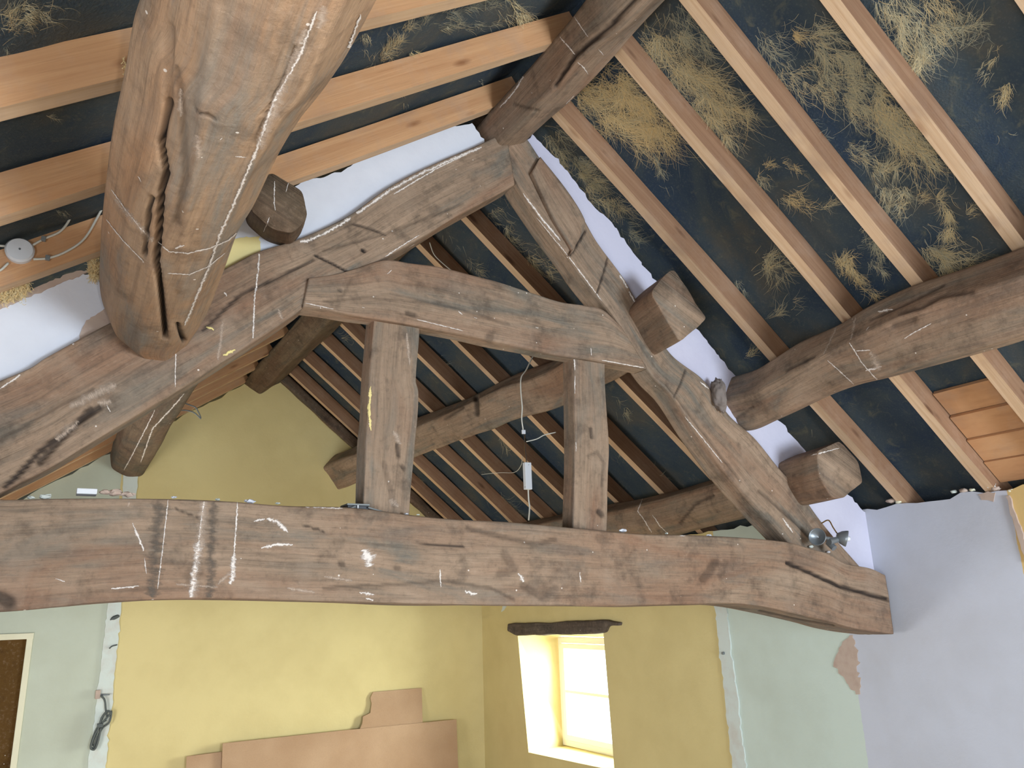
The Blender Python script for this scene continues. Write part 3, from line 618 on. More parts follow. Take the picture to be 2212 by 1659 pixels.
decal(tie, 'plaster_smear', [([(441, 1080), (432, 1180), (415, 1290)], 24), ([(215, 1075), (280, 1090)], 26), ([(505, 1230), (470, 1262)], 10), ([(380, 1262), (470, 1268)], 8), ([(700, 1245), (760, 1255)], 8), ([(620, 1270), (680, 1280)], 9)], SMEAR)
decal(tie, 'grey_stain', [([(345, 1080), (328, 1290)], 44), ([(462, 1085), (452, 1290)], 30)], GREYF)

lp_ = member('principal_rafter', [((54, 797), (110, 1010)), ((101, 768), (190, 962)), ((231, 697), (330, 876)), ((330, 650), (430, 815)), ((420, 610), (490, 776)), ((485, 578), (545, 740)), ((560, 540), (635, 680)), ((644, 514), (700, 632)), ((747, 468), (795, 576)), ((845, 401), (880, 532)), ((953, 347), (985, 470)), ((1036, 312), (1075, 421)), ((1092, 285), (1112, 399))],
   2.55, .12, 43, pre=((-.30, .585, -.14, .345), (-.80, .245, -.52, .08)), rough=.009,
   carves=[([(680, 551), (720, 570), (760, 592)], 4, .008, .9), ([(760, 592), (710, 622), (655, 660)], 4, .007, .8), ([(676, 560), (600, 600), (521, 634), (438, 713)], 5, .008, .75), ([(13, 1052), (87, 974), (163, 915), (217, 880)], 9, .012, .9), ([(85, 997), (141, 939), (195, 885)], 11, .014, .8), ([(763, 484), (800, 494), (832, 507)], 4, .006, .7), ([(700, 540), (830, 505), (1000, 440)], 5, .004, .35), ([(683, 616), (686, 618)], 7, .01, 1), ([(783, 540), (787, 542)], 6, .01, 1), ([(0, 950), (120, 880), (200, 840)], 6, .006, .45)])
decal(lp_, 'paint_streak', [([(562, 524), (557, 590), (550, 645), (546, 731)], 6), ([(380, 739), (378, 836)], 4), ([(484, 632), (490, 640)], 8), ([(230, 875), (238, 890)], 5), ([(884, 533), (895, 527)], 4), ([(832, 554), (905, 508)], 4), ([(1040, 318), (960, 352), (903, 378), (845, 410), (787, 450), (747, 478), (700, 505), (665, 520), (610, 528), (570, 540)], 9), ([(1030, 322), (940, 366), (850, 420)], 5), ([(0, 840), (54, 803), (101, 774), (160, 742), (225, 703)], 6)], PAINT)
decal(lp_, 'plaster_smear', [([(481, 695), (476, 740), (470, 778)], 10), ([(600, 668), (610, 690)], 12), ([(150, 880), (250, 830)], 24), ([(120, 950), (170, 910)], 26), ([(210, 870), (240, 868)], 20)], SMEAR)
decal(lp_, 'yellow_paint_splash', [([(482, 768), (508, 756)], 9), ([(446, 706), (462, 712)], 8)], PAINTY)
member('principal_rafter', [((1120, 275), (1085, 345)), ((1141, 300), (1109, 380)), ((1170, 344), (1131, 417)), ((1224, 409), (1178, 486)), ((1262, 474), (1228, 553)), ((1290, 522), (1262, 602)), ((1347, 600), (1308, 659)), ((1370, 640), (1337, 700)), ((1409, 702), (1380, 770)), ((1452, 766), (1412, 815)), ((1520, 822), (1455, 858)), ((1575, 898), (1508, 939)), ((1629, 944), (1560, 1010)), ((1683, 1013), (1600, 1058)), ((1712, 1042), (1640, 1102)), ((1774, 1126), (1700, 1165)), ((1860, 1222), (1765, 1250))],
   2.55, .12, 47, rough=.007, carves=[([(1264, 499), (1245, 530), (1232, 550)], 5, .01, .9), ([(1315, 550), (1304, 590), (1290, 634)], 3.5, .006, .8), ([(1481, 800), (1470, 830), (1456, 858)], 3.5, .006, .7), ([(1440, 830), (1520, 935), (1600, 1040)], 4, .006, .4), ([(1640, 1060), (1720, 1130), (1780, 1190)], 5, .007, .5), ([(1212, 470), (1215, 474)], 6, .01, 1)])
rp_ = [o for o in TR.children if o.name.startswith('principal_rafter')][-1]
decal(rp_, 'paint_streak', [([(1130, 418), (1165, 465), (1210, 520)], 5), ([(1160, 470), (1225, 550), (1300, 650)], 3), ([(1690, 1120), (1712, 1150)], 6), ([(1168, 352), (1218, 412), (1258, 474)], 5), ([(1300, 540), (1345, 605), (1366, 645), (1404, 706), (1446, 764)], 6), ([(1512, 825), (1530, 840)], 5), ([(1480, 900), (1560, 1000)], 3)], PAINT)
# packing piece lapped on the upper right principal
member('packing_piece', [((1168, 338), (1150, 372)), ((1224, 407), (1196, 470)), ((1264, 472), (1238, 540)), ((1263, 497), (1232, 550))], 2.525, .03, 49, rough=.004)
col_ = member('collar_beam', [((668, 600), (655, 664)), ((720, 592), (700, 670)), ((775, 578), (762, 682)), ((832, 561), (820, 690)), ((889, 568), (880, 700)), ((949, 576), (938, 712)), ((1028, 596), (1020, 727)), ((1076, 608), (1068, 738)), ((1155, 632), (1145, 753)), ((1212, 649), (1202, 765)), ((1262, 657), (1265, 774)), ((1304, 668), (1330, 784)), ((1340, 705), (1397, 796))],
   2.535, .09, 53, 'cambered collar beam with arched top', rough=.007, carves=[([(700, 650), (800, 642), (950, 655), (1100, 700)], 4, .004, .35), ([(880, 676), (895, 680)], 8, .006, .6), ([(1040, 570), (1100, 610)], 4, .004, .3), ([(760, 600), (740, 640)], 4, .004, .3), ([(733, 626), (737, 628)], 6, .006, .5)])
decal(col_, 'paint_streak', [([(836, 592), (846, 584)], 4), ([(782, 664), (787, 666)], 5), ([(990, 672), (998, 680)], 6), ([(1024, 686), (1030, 688)], 4), ([(1157, 707), (1162, 709)], 5), ([(1276, 752), (1277, 768)], 4), ([(900, 690), (1000, 715)], 3), ([(660, 655), (720, 668)], 3), ([(1300, 778), (1390, 794)], 3)], PAINT)
p1 = member('queen_post', [((808, 676), (909, 690)), ((804, 720), (908, 725)), ((797, 825), (903, 822)), ((796, 850), (909, 845)), ((794, 900), (908, 898)), ((789, 952), (902, 955)), ((788, 988), (899, 990)), ((786, 1050), (892, 1060)), ((784, 1112), (888, 1116))], 2.56, .09, 57, 'stouter left post with a yellow paint streak', rough=.009, mat=OAKP if False else OAK,
   carves=[([(858, 960), (860, 985)], 6, .006, .7), ([(868, 1006), (872, 1012)], 6, .008, .7), ([(830, 1000), (850, 1090)], 8, .005, .3)])
decal(p1, 'yellow_paint_streak', [([(801, 835), (797, 883), (801, 930)], 6)], PAINTY)
decal(p1, 'plaster_smear', [([(878, 720), (885, 790)], 8), ([(850, 930), (865, 960)], 14), ([(840, 1080), (860, 1095)], 22), ([(896, 920), (900, 960)], 6)], SMEAR)
p2 = member('queen_post', [((1240, 762), (1309, 775)), ((1241, 820), (1310, 820)), ((1242, 898), (1315, 898)), ((1242, 960), (1319, 970)), ((1241, 1020), (1317, 1025)), ((1239, 1090), (1315, 1097)), ((1238, 1150), (1312, 1156))], 2.56, .087, 59, 'slimmer right post', rough=.007,
   carves=[([(1276, 925), (1279, 945)], 6, .006, .7), ([(1294, 1105), (1300, 1112)], 9, .008, .7), ([(1270, 985), (1290, 975), (1305, 1000), (1300, 1050)], 5, .004, .35)])
decal(p2, 'paint_streak', [([(1240, 771), (1242, 800)], 4), ([(1242, 812), (1242, 850)], 3), ([(1244, 955), (1244, 975)], 3)], PAINT)

# plaster infill between truss and roof
YI = 2.60
def infill(name, label, pts, mat=WHITEP, y=YI, th=.06, jagged=True, amp=1.6):
    P = []
    for a, b in zip(pts, pts[1:]+pts[:1]): P += jag(a, b, max(1, int(math.hypot(b[0]-a[0], b[1]-a[1])/8)), amp)
    F = [tuple(onY(p, y)) for p in P]; return prism(name, F, [(q[0], q[1]+th, q[2]) for q in F], mat)
IL = infill('plaster_infill', '', [(-60, 690), (0, 665), (60, 640), (110, 618), (160, 600), (200, 588), (300, 548), (400, 508), (480, 475), (560, 438), (650, 395), (700, 383), (751, 362), (790, 336), (881, 304), (960, 278), (1020, 266), (1046, 300), (1048, 345), (960, 400), (850, 450), (750, 520), (650, 575), (500, 650), (300, 740), (0, 890), (-60, 910)])
tag(IL, 'ragged white plaster infill between left principal rafter and orange rafters', 'plaster infill')
IR = infill('plaster_infill', '', [(1150, 290), (1199, 340), (1242, 391), (1282, 445), (1322, 481), (1358, 532), (1394, 579), (1416, 605), (1470, 660), (1520, 728), (1573, 797), (1640, 860), (1687, 912), (1730, 963), (1745, 981), (1790, 1030), (1835, 1071), (1858, 1097), (1872, 1108), (1900, 1250), (1860, 1260), (1740, 1150), (1620, 1010), (1530, 880), (1440, 790), (1370, 690), (1280, 570), (1200, 460), (1120, 330)],
   plaster('lilac_white_plaster', S(200, 198, 214), S(176, 172, 192), .4))
tag(IR, 'narrow ragged lilac white plaster strip along the outer edge of the right principal', 'plaster infill')
for par, pts, mat, nm in ((IL, [(494, 515), (562, 510), (562, 545), (484, 583)], YELP, 'yellow_paint_area'), (IL, [(172, 724), (186, 692), (222, 670), (300, 650), (250, 740), (160, 760)], BARE, 'bare_plaster_patch'), (IL, [(-20, 640), (0, 668), (60, 642), (130, 612), (205, 580), (150, 590), (60, 628)], BARE, 'bare_plaster_patch')):
    P = []
    for a, b in zip(pts, pts[1:]+pts[:1]): P += jag(a, b, max(1, int(math.hypot(b[0]-a[0], b[1]-a[1])/7)), 1.5)
    F = [tuple(onY(p, YI-.004)) for p in P]; prism(nm, F, [(q[0], q[1]+.01, q[2]) for q in F], mat, par)

# ------------------------------------------------------------------ boards leaning on the gable
def board(label, outline, yt, bot_in=.0):
    n = _n(np.array([0, 1, -.13])); p0 = np.array([0, yt, -.9]); top = [onP(p, p0, n) for p in outline]
    def drop(p): z = FZ+.002; return np.array([p[0], p[1]+(z-p[2])*.13, z])
    F = [drop(top[0])]+top+[drop(top[-1])]; B = [q+np.array([0, .006, 0]) for q in F]
    return tag(recentre(prism('hardboard_sheet', [tuple(q) for q in F], [tuple(q) for q in B], HARD)), label, 'hardboard sheet')
board('low brown hardboard sheet peeking out at the left of the wide one', [(402, 1659), (403, 1634), (480, 1624), (700, 1597)], 6.815)
board('narrow torn brown board with jagged left edge rising behind the wide hardboard sheet', [(775, 1580), (783, 1562), (784, 1548), (800, 1540), (803, 1520), (800, 1508), (806, 1495), (911, 1486), (913, 1560)], 6.80)
board('wide brown hardboard sheet with sloping top leaning on the yellow gable wall', [(480, 1640), (481, 1606), (740, 1578), (986, 1554), (989, 1640)], 6.785)

# ------------------------------------------------------------------ electrics and small things
jb = thing('junction_box', 'round white junction box with grey cables on an orange rafter at far left', 'junction box', onY((43, 575), 2.485))
c0 = onY((43, 545), 2.485); rr = .036
bm = bmesh.new(); cyl_bm(bm, c0+[0, .004, 0], c0+[0, -.016, 0], rr, rr*.97, 40); bm_obj('base', bm, WPLAS, jb)
bm = bmesh.new(); cyl_bm(bm, c0+[0, -.016, 0], c0+[0, -.024, 0], rr*1.03, rr*.9, 40); bm_obj('cover', bm, WPLAS, jb)
bm = bmesh.new(); cyl_bm(bm, c0+[0, -.0235, 0], c0+[0, -.026, 0], .003, .003, 12); bm_obj('screw', bm, METAL, jb)
def wire(name, pts, r, mat, Y=None, par=None, plane=None): return tube(name, [onY(p, Y) if plane is None else plane(p) for p in pts], r, mat, par)
wire('cable', [(70, 530), (95, 516), (130, 500), (152, 470), (163, 425), (190, 416), (232, 418)], .0035, CABLE, 2.475, jb)
wire('cable', [(72, 560), (103, 558), (140, 545), (180, 518), (210, 470), (230, 428), (235, 400)], .0035, CABLE, 2.472, jb)
wire('cable', [(18, 568), (0, 584), (-30, 592)], .0035, CABLE, 2.475, jb); wire('cable', [(14, 532), (-30, 528)], .0035, CABLE, 2.475, jb)
for q in ((94, 516), (103, 557)): c_ = onY(q, 2.472); box('cable_clip', c_-[.006, .006, .007], c_+[.006, .006, .007], GPLAS, jb, .001)
# peg in the purlin split
a_, b_ = onY((322, 555), 2.18), onY((355, 559), 2.18)
tag(recentre(tube('nail', [a_, (a_+b_)/2, b_], .0025, WPLAS, n=8)), 'pale nail laid across the split in the huge left purlin', 'nail')
# hanging transformer
P0 = onP((1126, 850), pR0-nR*.29, nR); HY = P0[1]
hc = thing('hanging_driver', 'small white rectangular box dangling on a white cable in front of the right back purlin', 'power supply', onY((1139, 1060), HY))
bxa, bxb = onY((1131, 999), HY), onY((1147, 1058), HY)
box('casing', (bxa[0], HY-.016, bxb[2]), (bxb[0], HY+.012, bxa[2]), WPLAS, hc, .003)
for q in ((1142, 1004), (1134, 1052)): c_ = onY(q, HY-.016); cyl('screw', c_+[0, .002, 0], c_-[0, .002, 0], .0022, METAL, hc, n=10)
wire('cable', [(1158, 762), (1150, 772), (1136, 800), (1126, 815), (1125, 843), (1128, 880), (1127, 905), (1130, 928)], .0038, CABLE, HY, hc)
wire('cable', [(1141, 1058), (1142, 1080), (1144, 1095), (1142, 1124)], .0042, CABLE, HY, hc)
wire('wire', [(1131, 935), (1134, 965), (1138, 1000)], .0018, BLACKP, HY, hc); wire('wire', [(1134, 938), (1133, 965), (1137, 1000)], .0018, DOORM, HY, hc)
c_ = onY((1131, 933), HY); box('connector', c_-[.011, .006, .012], c_+[.011, .006, .012], WPLAS, hc, .003)
tag(recentre(wire('loose_wire', [(1200, 934), (1175, 940), (1160, 948), (1137, 954)], .003, CABLE, HY-.1)), 'short off-white wire end sticking out left from behind the right post', 'wire')
pf = lambda p: onP(p, pR0-nR*.004, nR)
tag(recentre(wire('thin_cable', [(1128, 986), (1126, 1004), (1112, 1020), (1080, 1021), (1040, 1025)], .0022, CABLE, plane=pf)), 'thin pale wire looping across the back rafters left of the dangling box', 'wire')
tag(recentre(wire('thin_cable', [(928, 524), (938, 550), (958, 570), (985, 592)], .003, CABLE, plane=pf)), 'thin white cable clipped along the second rafter above the collar', 'wire')
# transformer at the foot of the left post
tf = thing('power_supply', 'small black power supply lying on the tie beam at the foot of the left post', 'power supply', onY((772, 1102), 2.58))
a_, b_ = onY((751, 1091), 2.53), onY((797, 1104), 2.53)
box('casing', (a_[0], 2.53, b_[2]), (b_[0], 2.60, a_[2]), BLACKP, tf, .002); box('lid', (a_[0]-.002, 2.528, a_[2]), (b_[0]+.002, 2.602, a_[2]+.006), GPLAS, tf, .001)
wire('cable', [(735, 1100), (752, 1099), (768, 1094)], .003, GPLAS, 2.522, tf); wire('cable', [(795, 1096), (815, 1102), (840, 1110)], .003, GPLAS, 2.522, tf)
c_ = onY((773, 1097), 2.527); box('cable_tie', c_-[.002, .002, .009], c_+[.002, .002, .009], WPLAS, tf, .0005)
# spotlights
sp = thing('spotlight', 'twin headed dusty grey spotlight clamped at the right foot of the truss', 'spotlight', onY((1795, 1185), 2.47))
A = onY((1766, 1160), 2.46); B = onY((1826, 1163), 2.44); Mc = onY((1800, 1168), 2.47)
def lamp(c, d, r, nm):
    d = Vector(d).normalized(); bm = bmesh.new(); prof = [(-.040, .010), (-.036, .018), (-.020, .030), (-.004, r*.94), (.006, r), (.008, r*.97), (.003, r*.86), (-.012, r*.6), (-.020, 0.001)]; n = 28; Q = d.to_track_quat('Z', 'Y').to_matrix(); rows = []
    for z, q in prof: rows.append([bm.verts.new(Vector(c)+Q @ Vector((q*math.cos(2*math.pi*i/n), q*math.sin(2*math.pi*i/n), z))) for i in range(n)])
    for r0, r1 in zip(rows[:-1], rows[1:]):
        for i in range(n): bm.faces.new((r0[i], r0[(i+1) % n], r1[(i+1) % n], r1[i]))
    bm.faces.new(rows[0]); h = bm_obj(nm, bm, METAL, sp, True); return h
lamp(A, (-.75, -.3, .1), .040, 'lamp_head'); lamp(B, (.55, -.6, -.25), .038, 'lamp_head')
cyl('bulb', np.array(B)+[.0, -.004, 0], np.array(B)+[.012, -.016, -.004], .016, WPLAS, sp, .010)
tube('bracket_arm', [A+[.02, .01, 0], Mc+[-.02, 0, .01], Mc], .008, METAL, sp); tube('bracket_arm', [B+[-.015, .015, 0], Mc+[.02, 0, .008], Mc], .008, METAL, sp)
cyl('swivel', Mc+[-.03, 0, -.004], Mc+[.028, -.01, .006], .016, METAL, sp, .013); wire('wire', [(1775, 1130), (1790, 1124), (1800, 1140), (1808, 1152)], .003, DOORM, 2.47, sp)
cyl('mounting_foot', Mc+[0, .0, -.035], Mc+[0, .03, -.005], .014, METAL, sp)
# coil of cable on the left scar
cc = thing('cable_coil', 'looped dark grey cable hanging on the pale plaster strip at lower left', 'cable', onY((215, 1620), GY-.04))
gy = GY-.045
wire('cable', [(218, 1502), (226, 1512), (229, 1535), (232, 1548), (238, 1542), (241, 1536), (236, 1560), (222, 1572), (212, 1590), (200, 1618), (196, 1612), (206, 1580), (216, 1562), (226, 1542), (234, 1536)], .007, DCAB, gy, cc)
wire('cable', [(216, 1566), (228, 1554), (239, 1540), (232, 1536), (220, 1550), (214, 1570), (203, 1592), (196, 1616), (204, 1619), (212, 1600), (218, 1572)], .007, DCAB, gy-.012, cc)
wire('cable', [(217, 1568), (214, 1590), (208, 1612), (200, 1608), (208, 1585), (216, 1566), (230, 1555)], .006, DCAB, gy+.01, cc)
c_ = onY((216, 1567), gy-.014); box('cable_tie', c_-[.02, .016, .014], c_+[.02, .016, .014], DCAB, cc, .004)
c_ = onY((212, 1500), GY-.02); box('wall_box', c_-[.018, .015, .03], c_+[.014, .02, .03], BARE, cc, .003); cyl('bolt', c_+[0, 0, -.004], c_+[.075, -.02, -.006], .009, METAL, cc, .004)
tag(recentre(wire('hook', [(236, 1401), (242, 1396), (253, 1393)], .005, DCAB, GY-.02)), 'short dark bent nail in the pale strip above the cable coil', 'nail')
bm = bmesh.new(); bmesh.ops.create_icosphere(bm, subdivisions=2, radius=1); c_ = onY((248, 1334), GY-.012)
for v in bm.verts: v.co = Vector((v.co.x*.032, v.co.y*.01, v.co.z*.016+v.co.x*.012))*(1+.3*noise.noise(v.co*3))+Vector(c_)
tag(recentre(bm_obj('wall_clip', bm, DCAB, None, True)), 'dark stained fixing hole plug near top of the pale strip below the tie beam', 'wall fixing')
c_ = onX((1563, 1411), WX-.012); cyl_ = cyl('wall_fixing', c_+[.02, 0, 0], c_-[.012, 0, 0], .010, METAL, None, .008, 16); tag(recentre(cyl_), 'small dark screw fixing on the pale strip right of the window', 'wall fixing')
# bent wires off the left purlin
wp = thing('bent_wires', 'two stiff bent brown wires poking out from the far left purlin over the yellow gable', 'wire', onY((425, 905), 4.7))
wire('wire', [(396, 870), (410, 875), (422, 880), (430, 893), (434, 903)], .004, GPLAS, 4.7, wp); wire('wire', [(388, 886), (405, 887), (420, 892), (434, 905)], .004, GPLAS, 4.68, wp)
# teal chip left on the corner
tag(recentre(patch('paint_flake', [(1082, 1322), (1086, 1306), (1096, 1306), (1088, 1318)], lambda p: onX(p, WX-.006), np.array([.008, 0, 0]), STRIPM, None, .4)), 'pale green paint flake in the corner just under the tie beam', 'paint flake')
# debris on the tie beam
def chunk(name, p, size, mat, Y=2.535, seed=0):
    bm = bmesh.new(); bmesh.ops.create_icosphere(bm, subdivisions=2, radius=1); c_ = onY(p, Y)
    for v in bm.verts: v.co = Vector((v.co.x*size[0], v.co.y*size[1], v.co.z*size[2]))*(1+.6*noise.noise(v.co*1.7+Vector((seed, 0, 0))))+Vector(c_)
    return recentre(bm_obj(name, bm, mat, None))
b_ = onY((187, 1064), 2.56); tag(box('plaster_fragment', tuple(b_-[.026, .03, .008]), tuple(b_+[.026, .02, .008]), WPLAS, None, .002), 'flat white rectangular fragment on the left end of the tie beam', 'fragment')
CR = [(100, 1073, .016, 0, 'white plaster crumb left of the flat white fragment on the tie beam'), (66, 1075, .009, 0, 'leftmost tiny plaster crumb on top of the tie beam'), (228, 1063, .016, 2, 'pinkish mortar lump just right of the flat white fragment'),
      (248, 1064, .022, 2, 'largest pinkish mortar lump on the left end of the tie beam'), (276, 1068, .017, 2, 'pinkish mortar lump in front of the pale strip on the gable'), (376, 1074, .008, 1, 'small white crumb on the tie beam above the first thin paint line'), (470, 1079, .008, 0, 'small crumb on the tie beam between the broad and narrow white paint lines'),
      (540, 1083, .014, 1, 'white crumb on the tie beam just right of the narrow white paint line'), (600, 1087, .007, 0, 'small crumb on the tie beam midway from paint lines to black power supply'), (878, 1110, .008, 1, 'white crumb on the tie beam at right foot of the left post'),
      (903, 1112, .006, 0, 'tiny crumb on the tie beam a little right of the left post'), (1345, 1146, .018, 1, 'flat white crumb on the tie beam right of the right post'), (1440, 1152, .008, 0, 'small crumb on the tie beam in front of the lowest right purlin'), (1532, 1157, .012, 1, 'white crumb on the tie beam left of the right principal foot'),
      (1752, 1181, .013, 0, 'white crumb directly below the twin spotlight'), (1790, 1192, .010, 1, 'crumb at lower right of the twin spotlight on the beam end')]
for i, (x, y, s, m_, lab) in enumerate(CR): tag(chunk('plaster_fragment', (x, y), (s, s*.8, s*.45), [STRIPM, WHITEP, BARE][m_], seed=i), lab, 'fragment', 'plaster crumbs on the tie beam')

# ------------------------------------------------------------------ mineral wool clinging to the roof lining
def wool(label, side, strokes, dens=1.0, depth=.113, seedc=0):
    p0, n = (pR0, nR) if side == 'R' else (pL0, nL); V = []; F = []; TN = []; rg = np.random.default_rng(100+seedc); base = p0+n*depth
    for st in strokes:
        pts, wpx = st[0], st[1]; yel = st[2] if len(st) > 2 else .6; dn = st[3] if len(st) > 3 else 1
        P = np.array(pts, float); seg = np.hypot(*np.diff(P, axis=0).T); L = seg.sum(); cnt = int(dens*dn*(L+wpx)*wpx/9)
        cum = np.r_[0, np.cumsum(seg)]
        for _ in range(cnt):
            s = rg.uniform(-.02, 1.02)*L; i = min(max(np.searchsorted(cum, s)-1, 0), len(seg)-1); f = (s-cum[i])/max(seg[i], 1); q = P[i]+(P[i+1]-P[i])*f; d = (P[i+1]-P[i])/seg[i]
            clump = .45+.9*noise.noise(Vector((q[0]*.03, q[1]*.03, seedc)))
            q = q+rg.normal(0, wpx*.30*(.7+clump), 2)
            if noise.noise(Vector((q[0]*.045, q[1]*.045, 3+seedc))) < .02: continue
            ang = math.atan2(d[1], d[0])+rg.normal(0, .45)+.9*noise.noise(Vector((q[0]*.02, q[1]*.02, 9))); cur = rg.normal(0, .22); ln = wpx*rg.uniform(.35, 1.1)+8; h = abs(rg.normal(0, .008))+.001
            z0 = np.linalg.norm(onP(q, base, n)); wd = rg.uniform(.0004, .0009)*(z0/2.6); tone = np.clip(yel+rg.normal(0, .22), 0, 1); k = len(V); ok = True; prev = None
            for j in range(5):
                hh = h*(1+.8*math.sin(j/4*math.pi)); p = onP(q, base-n*hh, n); t2 = np.array([math.cos(ang), math.sin(ang)]); q2 = q+t2*ln/4; pn = onP(q2, base-n*hh, n); dd = pn-p
                sd = np.cross(dd, n); sd /= np.linalg.norm(sd)+1e-9; ww = wd*(1-.7*j/4); V.append(p+sd*ww); V.append(p-sd*ww); TN += [tone, tone]; q = q2; ang += cur
            for j in range(4): F.append((k+2*j, k+2*j+1, k+2*j+3, k+2*j+2))
    o = mesh_obj('mineral_wool', V, F, WOOL); a = o.data.attributes.new('tone', 'FLOAT', 'POINT'); a.data.foreach_set('value', np.array(TN, dtype=np.float32))
    tag(o, label, 'mineral wool'); o['kind'] = 'stuff'; return o
RS = [([(1410, 80), (1450, 140), (1500, 180), (1570, 240)], 70, .6, 1.3), ([(1470, 40), (1510, 110)], 50, .25), ([(1500, 190), (1560, 290), (1580, 320)], 34, .6), ([(1320, 170), (1390, 240), (1440, 290)], 60, .85, 1.4), ([(1250, 190), (1310, 240), (1400, 290)], 60, .8, 1.5), ([(1350, 160), (1330, 230)], 50, .8),
  ([(1190, 290), (1230, 350), (1290, 400)], 40, .45), ([(1230, 320), (1260, 350), (1290, 380)], 30, .3), ([(1250, 385), (1300, 430), (1350, 455)], 34, .5), ([(1740, 50), (1790, 100), (1850, 140), (1870, 180)], 46, .4), ([(1710, 70), (1715, 80)], 22, .95, 1.5), ([(1650, 80), (1680, 110), (1720, 100)], 36, .2), ([(1690, 150), (1740, 185), (1780, 205)], 34, .5, 1.2), ([(1760, 110), (1820, 180), (1860, 240)], 50, .35),
  ([(1830, 200), (1880, 240), (1930, 290)], 44, .35), ([(1920, 0), (1960, 70), (1985, 120)], 55, .45), ([(1990, 130), (1960, 160), (1980, 120)], 34, .5), ([(2010, 10), (2025, 35)], 46, .6), ([(2080, 10), (2076, 70)], 18, .2), ([(2010, 60), (2060, 90), (2090, 60)], 40, .3), ([(1890, 220), (1930, 250), (1990, 340)], 58, .65, 1.1), ([(1900, 160), (1905, 240), (1920, 290)], 22, .5),
  ([(1970, 290), (2030, 350)], 46, .4), ([(1830, 320), (1870, 335), (1905, 380), (1940, 350)], 30, .45), ([(1900, 400), (1912, 440)], 34, .4), ([(1880, 300), (1860, 320), (1880, 345)], 12, .3), ([(1637, 375), (1655, 358), (1700, 352), (1732, 372)], 13, .7, 1.6), ([(1636, 375), (1650, 405), (1690, 430)], 20, .5), ([(1708, 430), (1735, 435)], 30, .85, 1.4), ([(1775, 445), (1800, 440)], 18, .5),
  ([(1800, 580), (1830, 555), (1845, 590), (1870, 620), (1888, 645)], 20, .75, 1.5), ([(1830, 600), (1815, 570)], 26, .7), ([(1850, 520), (1880, 500), (1900, 560)], 22, .25), ([(1880, 570), (1910, 590)], 16, .3), ([(2010, 430), (2038, 425), (2052, 470), (2050, 520)], 24, .65, 1.4), ([(1930, 450), (1965, 435), (2005, 425)], 13, .65, 1.3), ([(2000, 530), (2040, 560), (2080, 575)], 46, .55, 1.2), ([(2060, 480), (2100, 455), (2130, 440)], 14, .6),
  ([(1940, 370), (1960, 420), (1925, 450)], 34, .35), ([(1640, 575), (1665, 560), (1680, 590)], 34, .45, 1.2), ([(1665, 690), (1700, 665), (1712, 655)], 22, .45), ([(1615, 768), (1632, 758)], 14, .6), ([(1590, 610), (1615, 640)], 12, .2), ([(2145, 115), (2128, 150)], 24, .5, 1.3), ([(2176, 180), (2168, 220)], 20, .65, 1.3), ([(2158, 285), (2170, 295)], 18, .6), ([(1600, 225), (1625, 255)], 20, .5), ([(1742, 890), (1750, 925)], 9, .5, 1.5),
  ([(1340, 480), (1380, 520)], 20, .1), ([(1410, 330), (1440, 400)], 16, .1), ([(1730, 260), (1770, 300)], 24, .1), ([(2110, 30), (2130, 80)], 16, .1), ([(1672, 855), (1690, 870)], 10, .1), ([(2020, 860), (2040, 866)], 9, .2)]
wool('tangled yellow and grey wool fibres stuck to the black lining of the near right roof slope', 'R', RS, .8, seedc=1)
wool('pale wool tufts on the dark lining of the far right slope, behind the truss', 'R', [([(1070, 450), (1100, 500), (1120, 530)], 22, .4), ([(1075, 400), (1100, 420)], 26, .15), ([(1060, 470), (1090, 480)], 16, .5), ([(1140, 560), (1180, 590)], 30, .7, 1.6), ([(1005, 555), (1040, 590)], 12, .4), ([(950, 510), (1000, 540)], 16, .2), ([(1320, 860), (1350, 895)], 14, .3), ([(1330, 960), (1370, 1000), (1430, 1030)], 12, .2), ([(1350, 880), (1360, 900)], 10, .3), ([(1085, 940), (1100, 975)], 12, .3), ([(960, 1015), (975, 1030)], 10, .2), ([(1080, 1075), (1110, 1110)], 22, .05), ([(940, 770), (960, 790)], 12, .1), ([(740, 725), (755, 740)], 12, .3), ([(900, 1030), (925, 1060)], 8, .4)], .9, seedc=2)
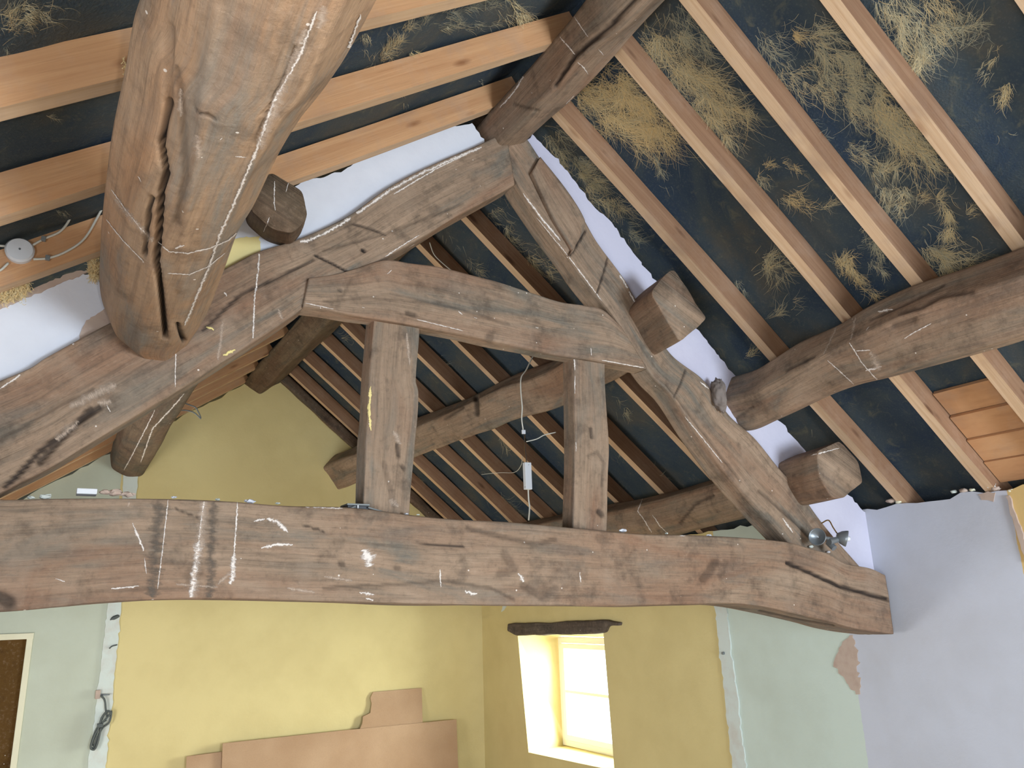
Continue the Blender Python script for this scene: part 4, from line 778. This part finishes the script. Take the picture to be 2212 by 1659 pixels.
wool('yellowish wool tufts caught between the orange rafters of the left roof slope', 'L', [([(800, 150), (830, 120), (870, 80), (880, 60)], 22, .65, 1.4), ([(870, 105), (890, 115), (915, 125)], 18, .7, 1.5), ([(790, 75), (795, 110)], 14, .5), ([(1095, 5), (1125, 40), (1130, 75)], 36, .6, 1.5), ([(1140, 50), (1148, 95)], 8, .4), ([(940, 60), (1000, 55), (1080, 50)], 15, .25), ([(960, 30), (1060, 10)], 26, .15), ([(1043, 165), (1048, 205)], 6, .3, 2), ([(868, 200), (875, 225)], 9, .5), ([(0, 30), (50, 30), (95, 35)], 40, .45), ([(0, 70), (45, 55)], 34, .5), ([(10, 95), (16, 125)], 9, .2, 1.6), ([(900, 50), (930, 30)], 20, .2), ([(100, 250), (140, 262)], 7, .3), ([(128, 455), (140, 462)], 10, .1), ([(40, 455), (60, 460)], 12, .3)], .9, seedc=3)
def lump(label, pts, w_, y=2.56):
    V = []; F = []; TN = []; rg = np.random.default_rng(len(pts)+int(w_))
    for i in range(int(w_*w_*1.4)):
        s = rg.uniform(0, 1); q = np.array(pts[0])*(1-s)+np.array(pts[1])*s+rg.normal(0, w_*.22, 2); a = rg.uniform(0, 6.28); k = len(V); yy = y+rg.normal(0, .012); tn = np.clip(.85+rg.normal(0, .2), 0, 1); cu = rg.normal(0, .5)
        for j in range(4):
            p = onY(q, yy); d = np.array([math.sin(a), 0, math.cos(a)])*.0011; V += [p+d, p-d]; TN += [tn, tn]; q = q+np.array([math.cos(a), math.sin(a)])*3.2; a += cu; yy += rg.normal(0, .003)
        for j in range(3): F.append((k+2*j, k+2*j+1, k+2*j+3, k+2*j+2))
    o = mesh_obj('wool_lump', V, F, WOOL); at_ = o.data.attributes.new('tone', 'FLOAT', 'POINT'); at_.data.foreach_set('value', np.array(TN, dtype=np.float32)); tag(o, label, 'mineral wool'); o['kind'] = 'stuff'
lump('yellow wool stuffed above the white plaster at the far left edge', ((5, 640), (50, 622)), 34); lump('small yellow wool plug beside the huge left purlin above the white plaster', ((204, 560), (204, 600)), 22)
lump('pale wool wisp hanging over the uppermost orange rafter beside the huge left purlin', ((268, 130), (280, 190)), 8, 1.575)
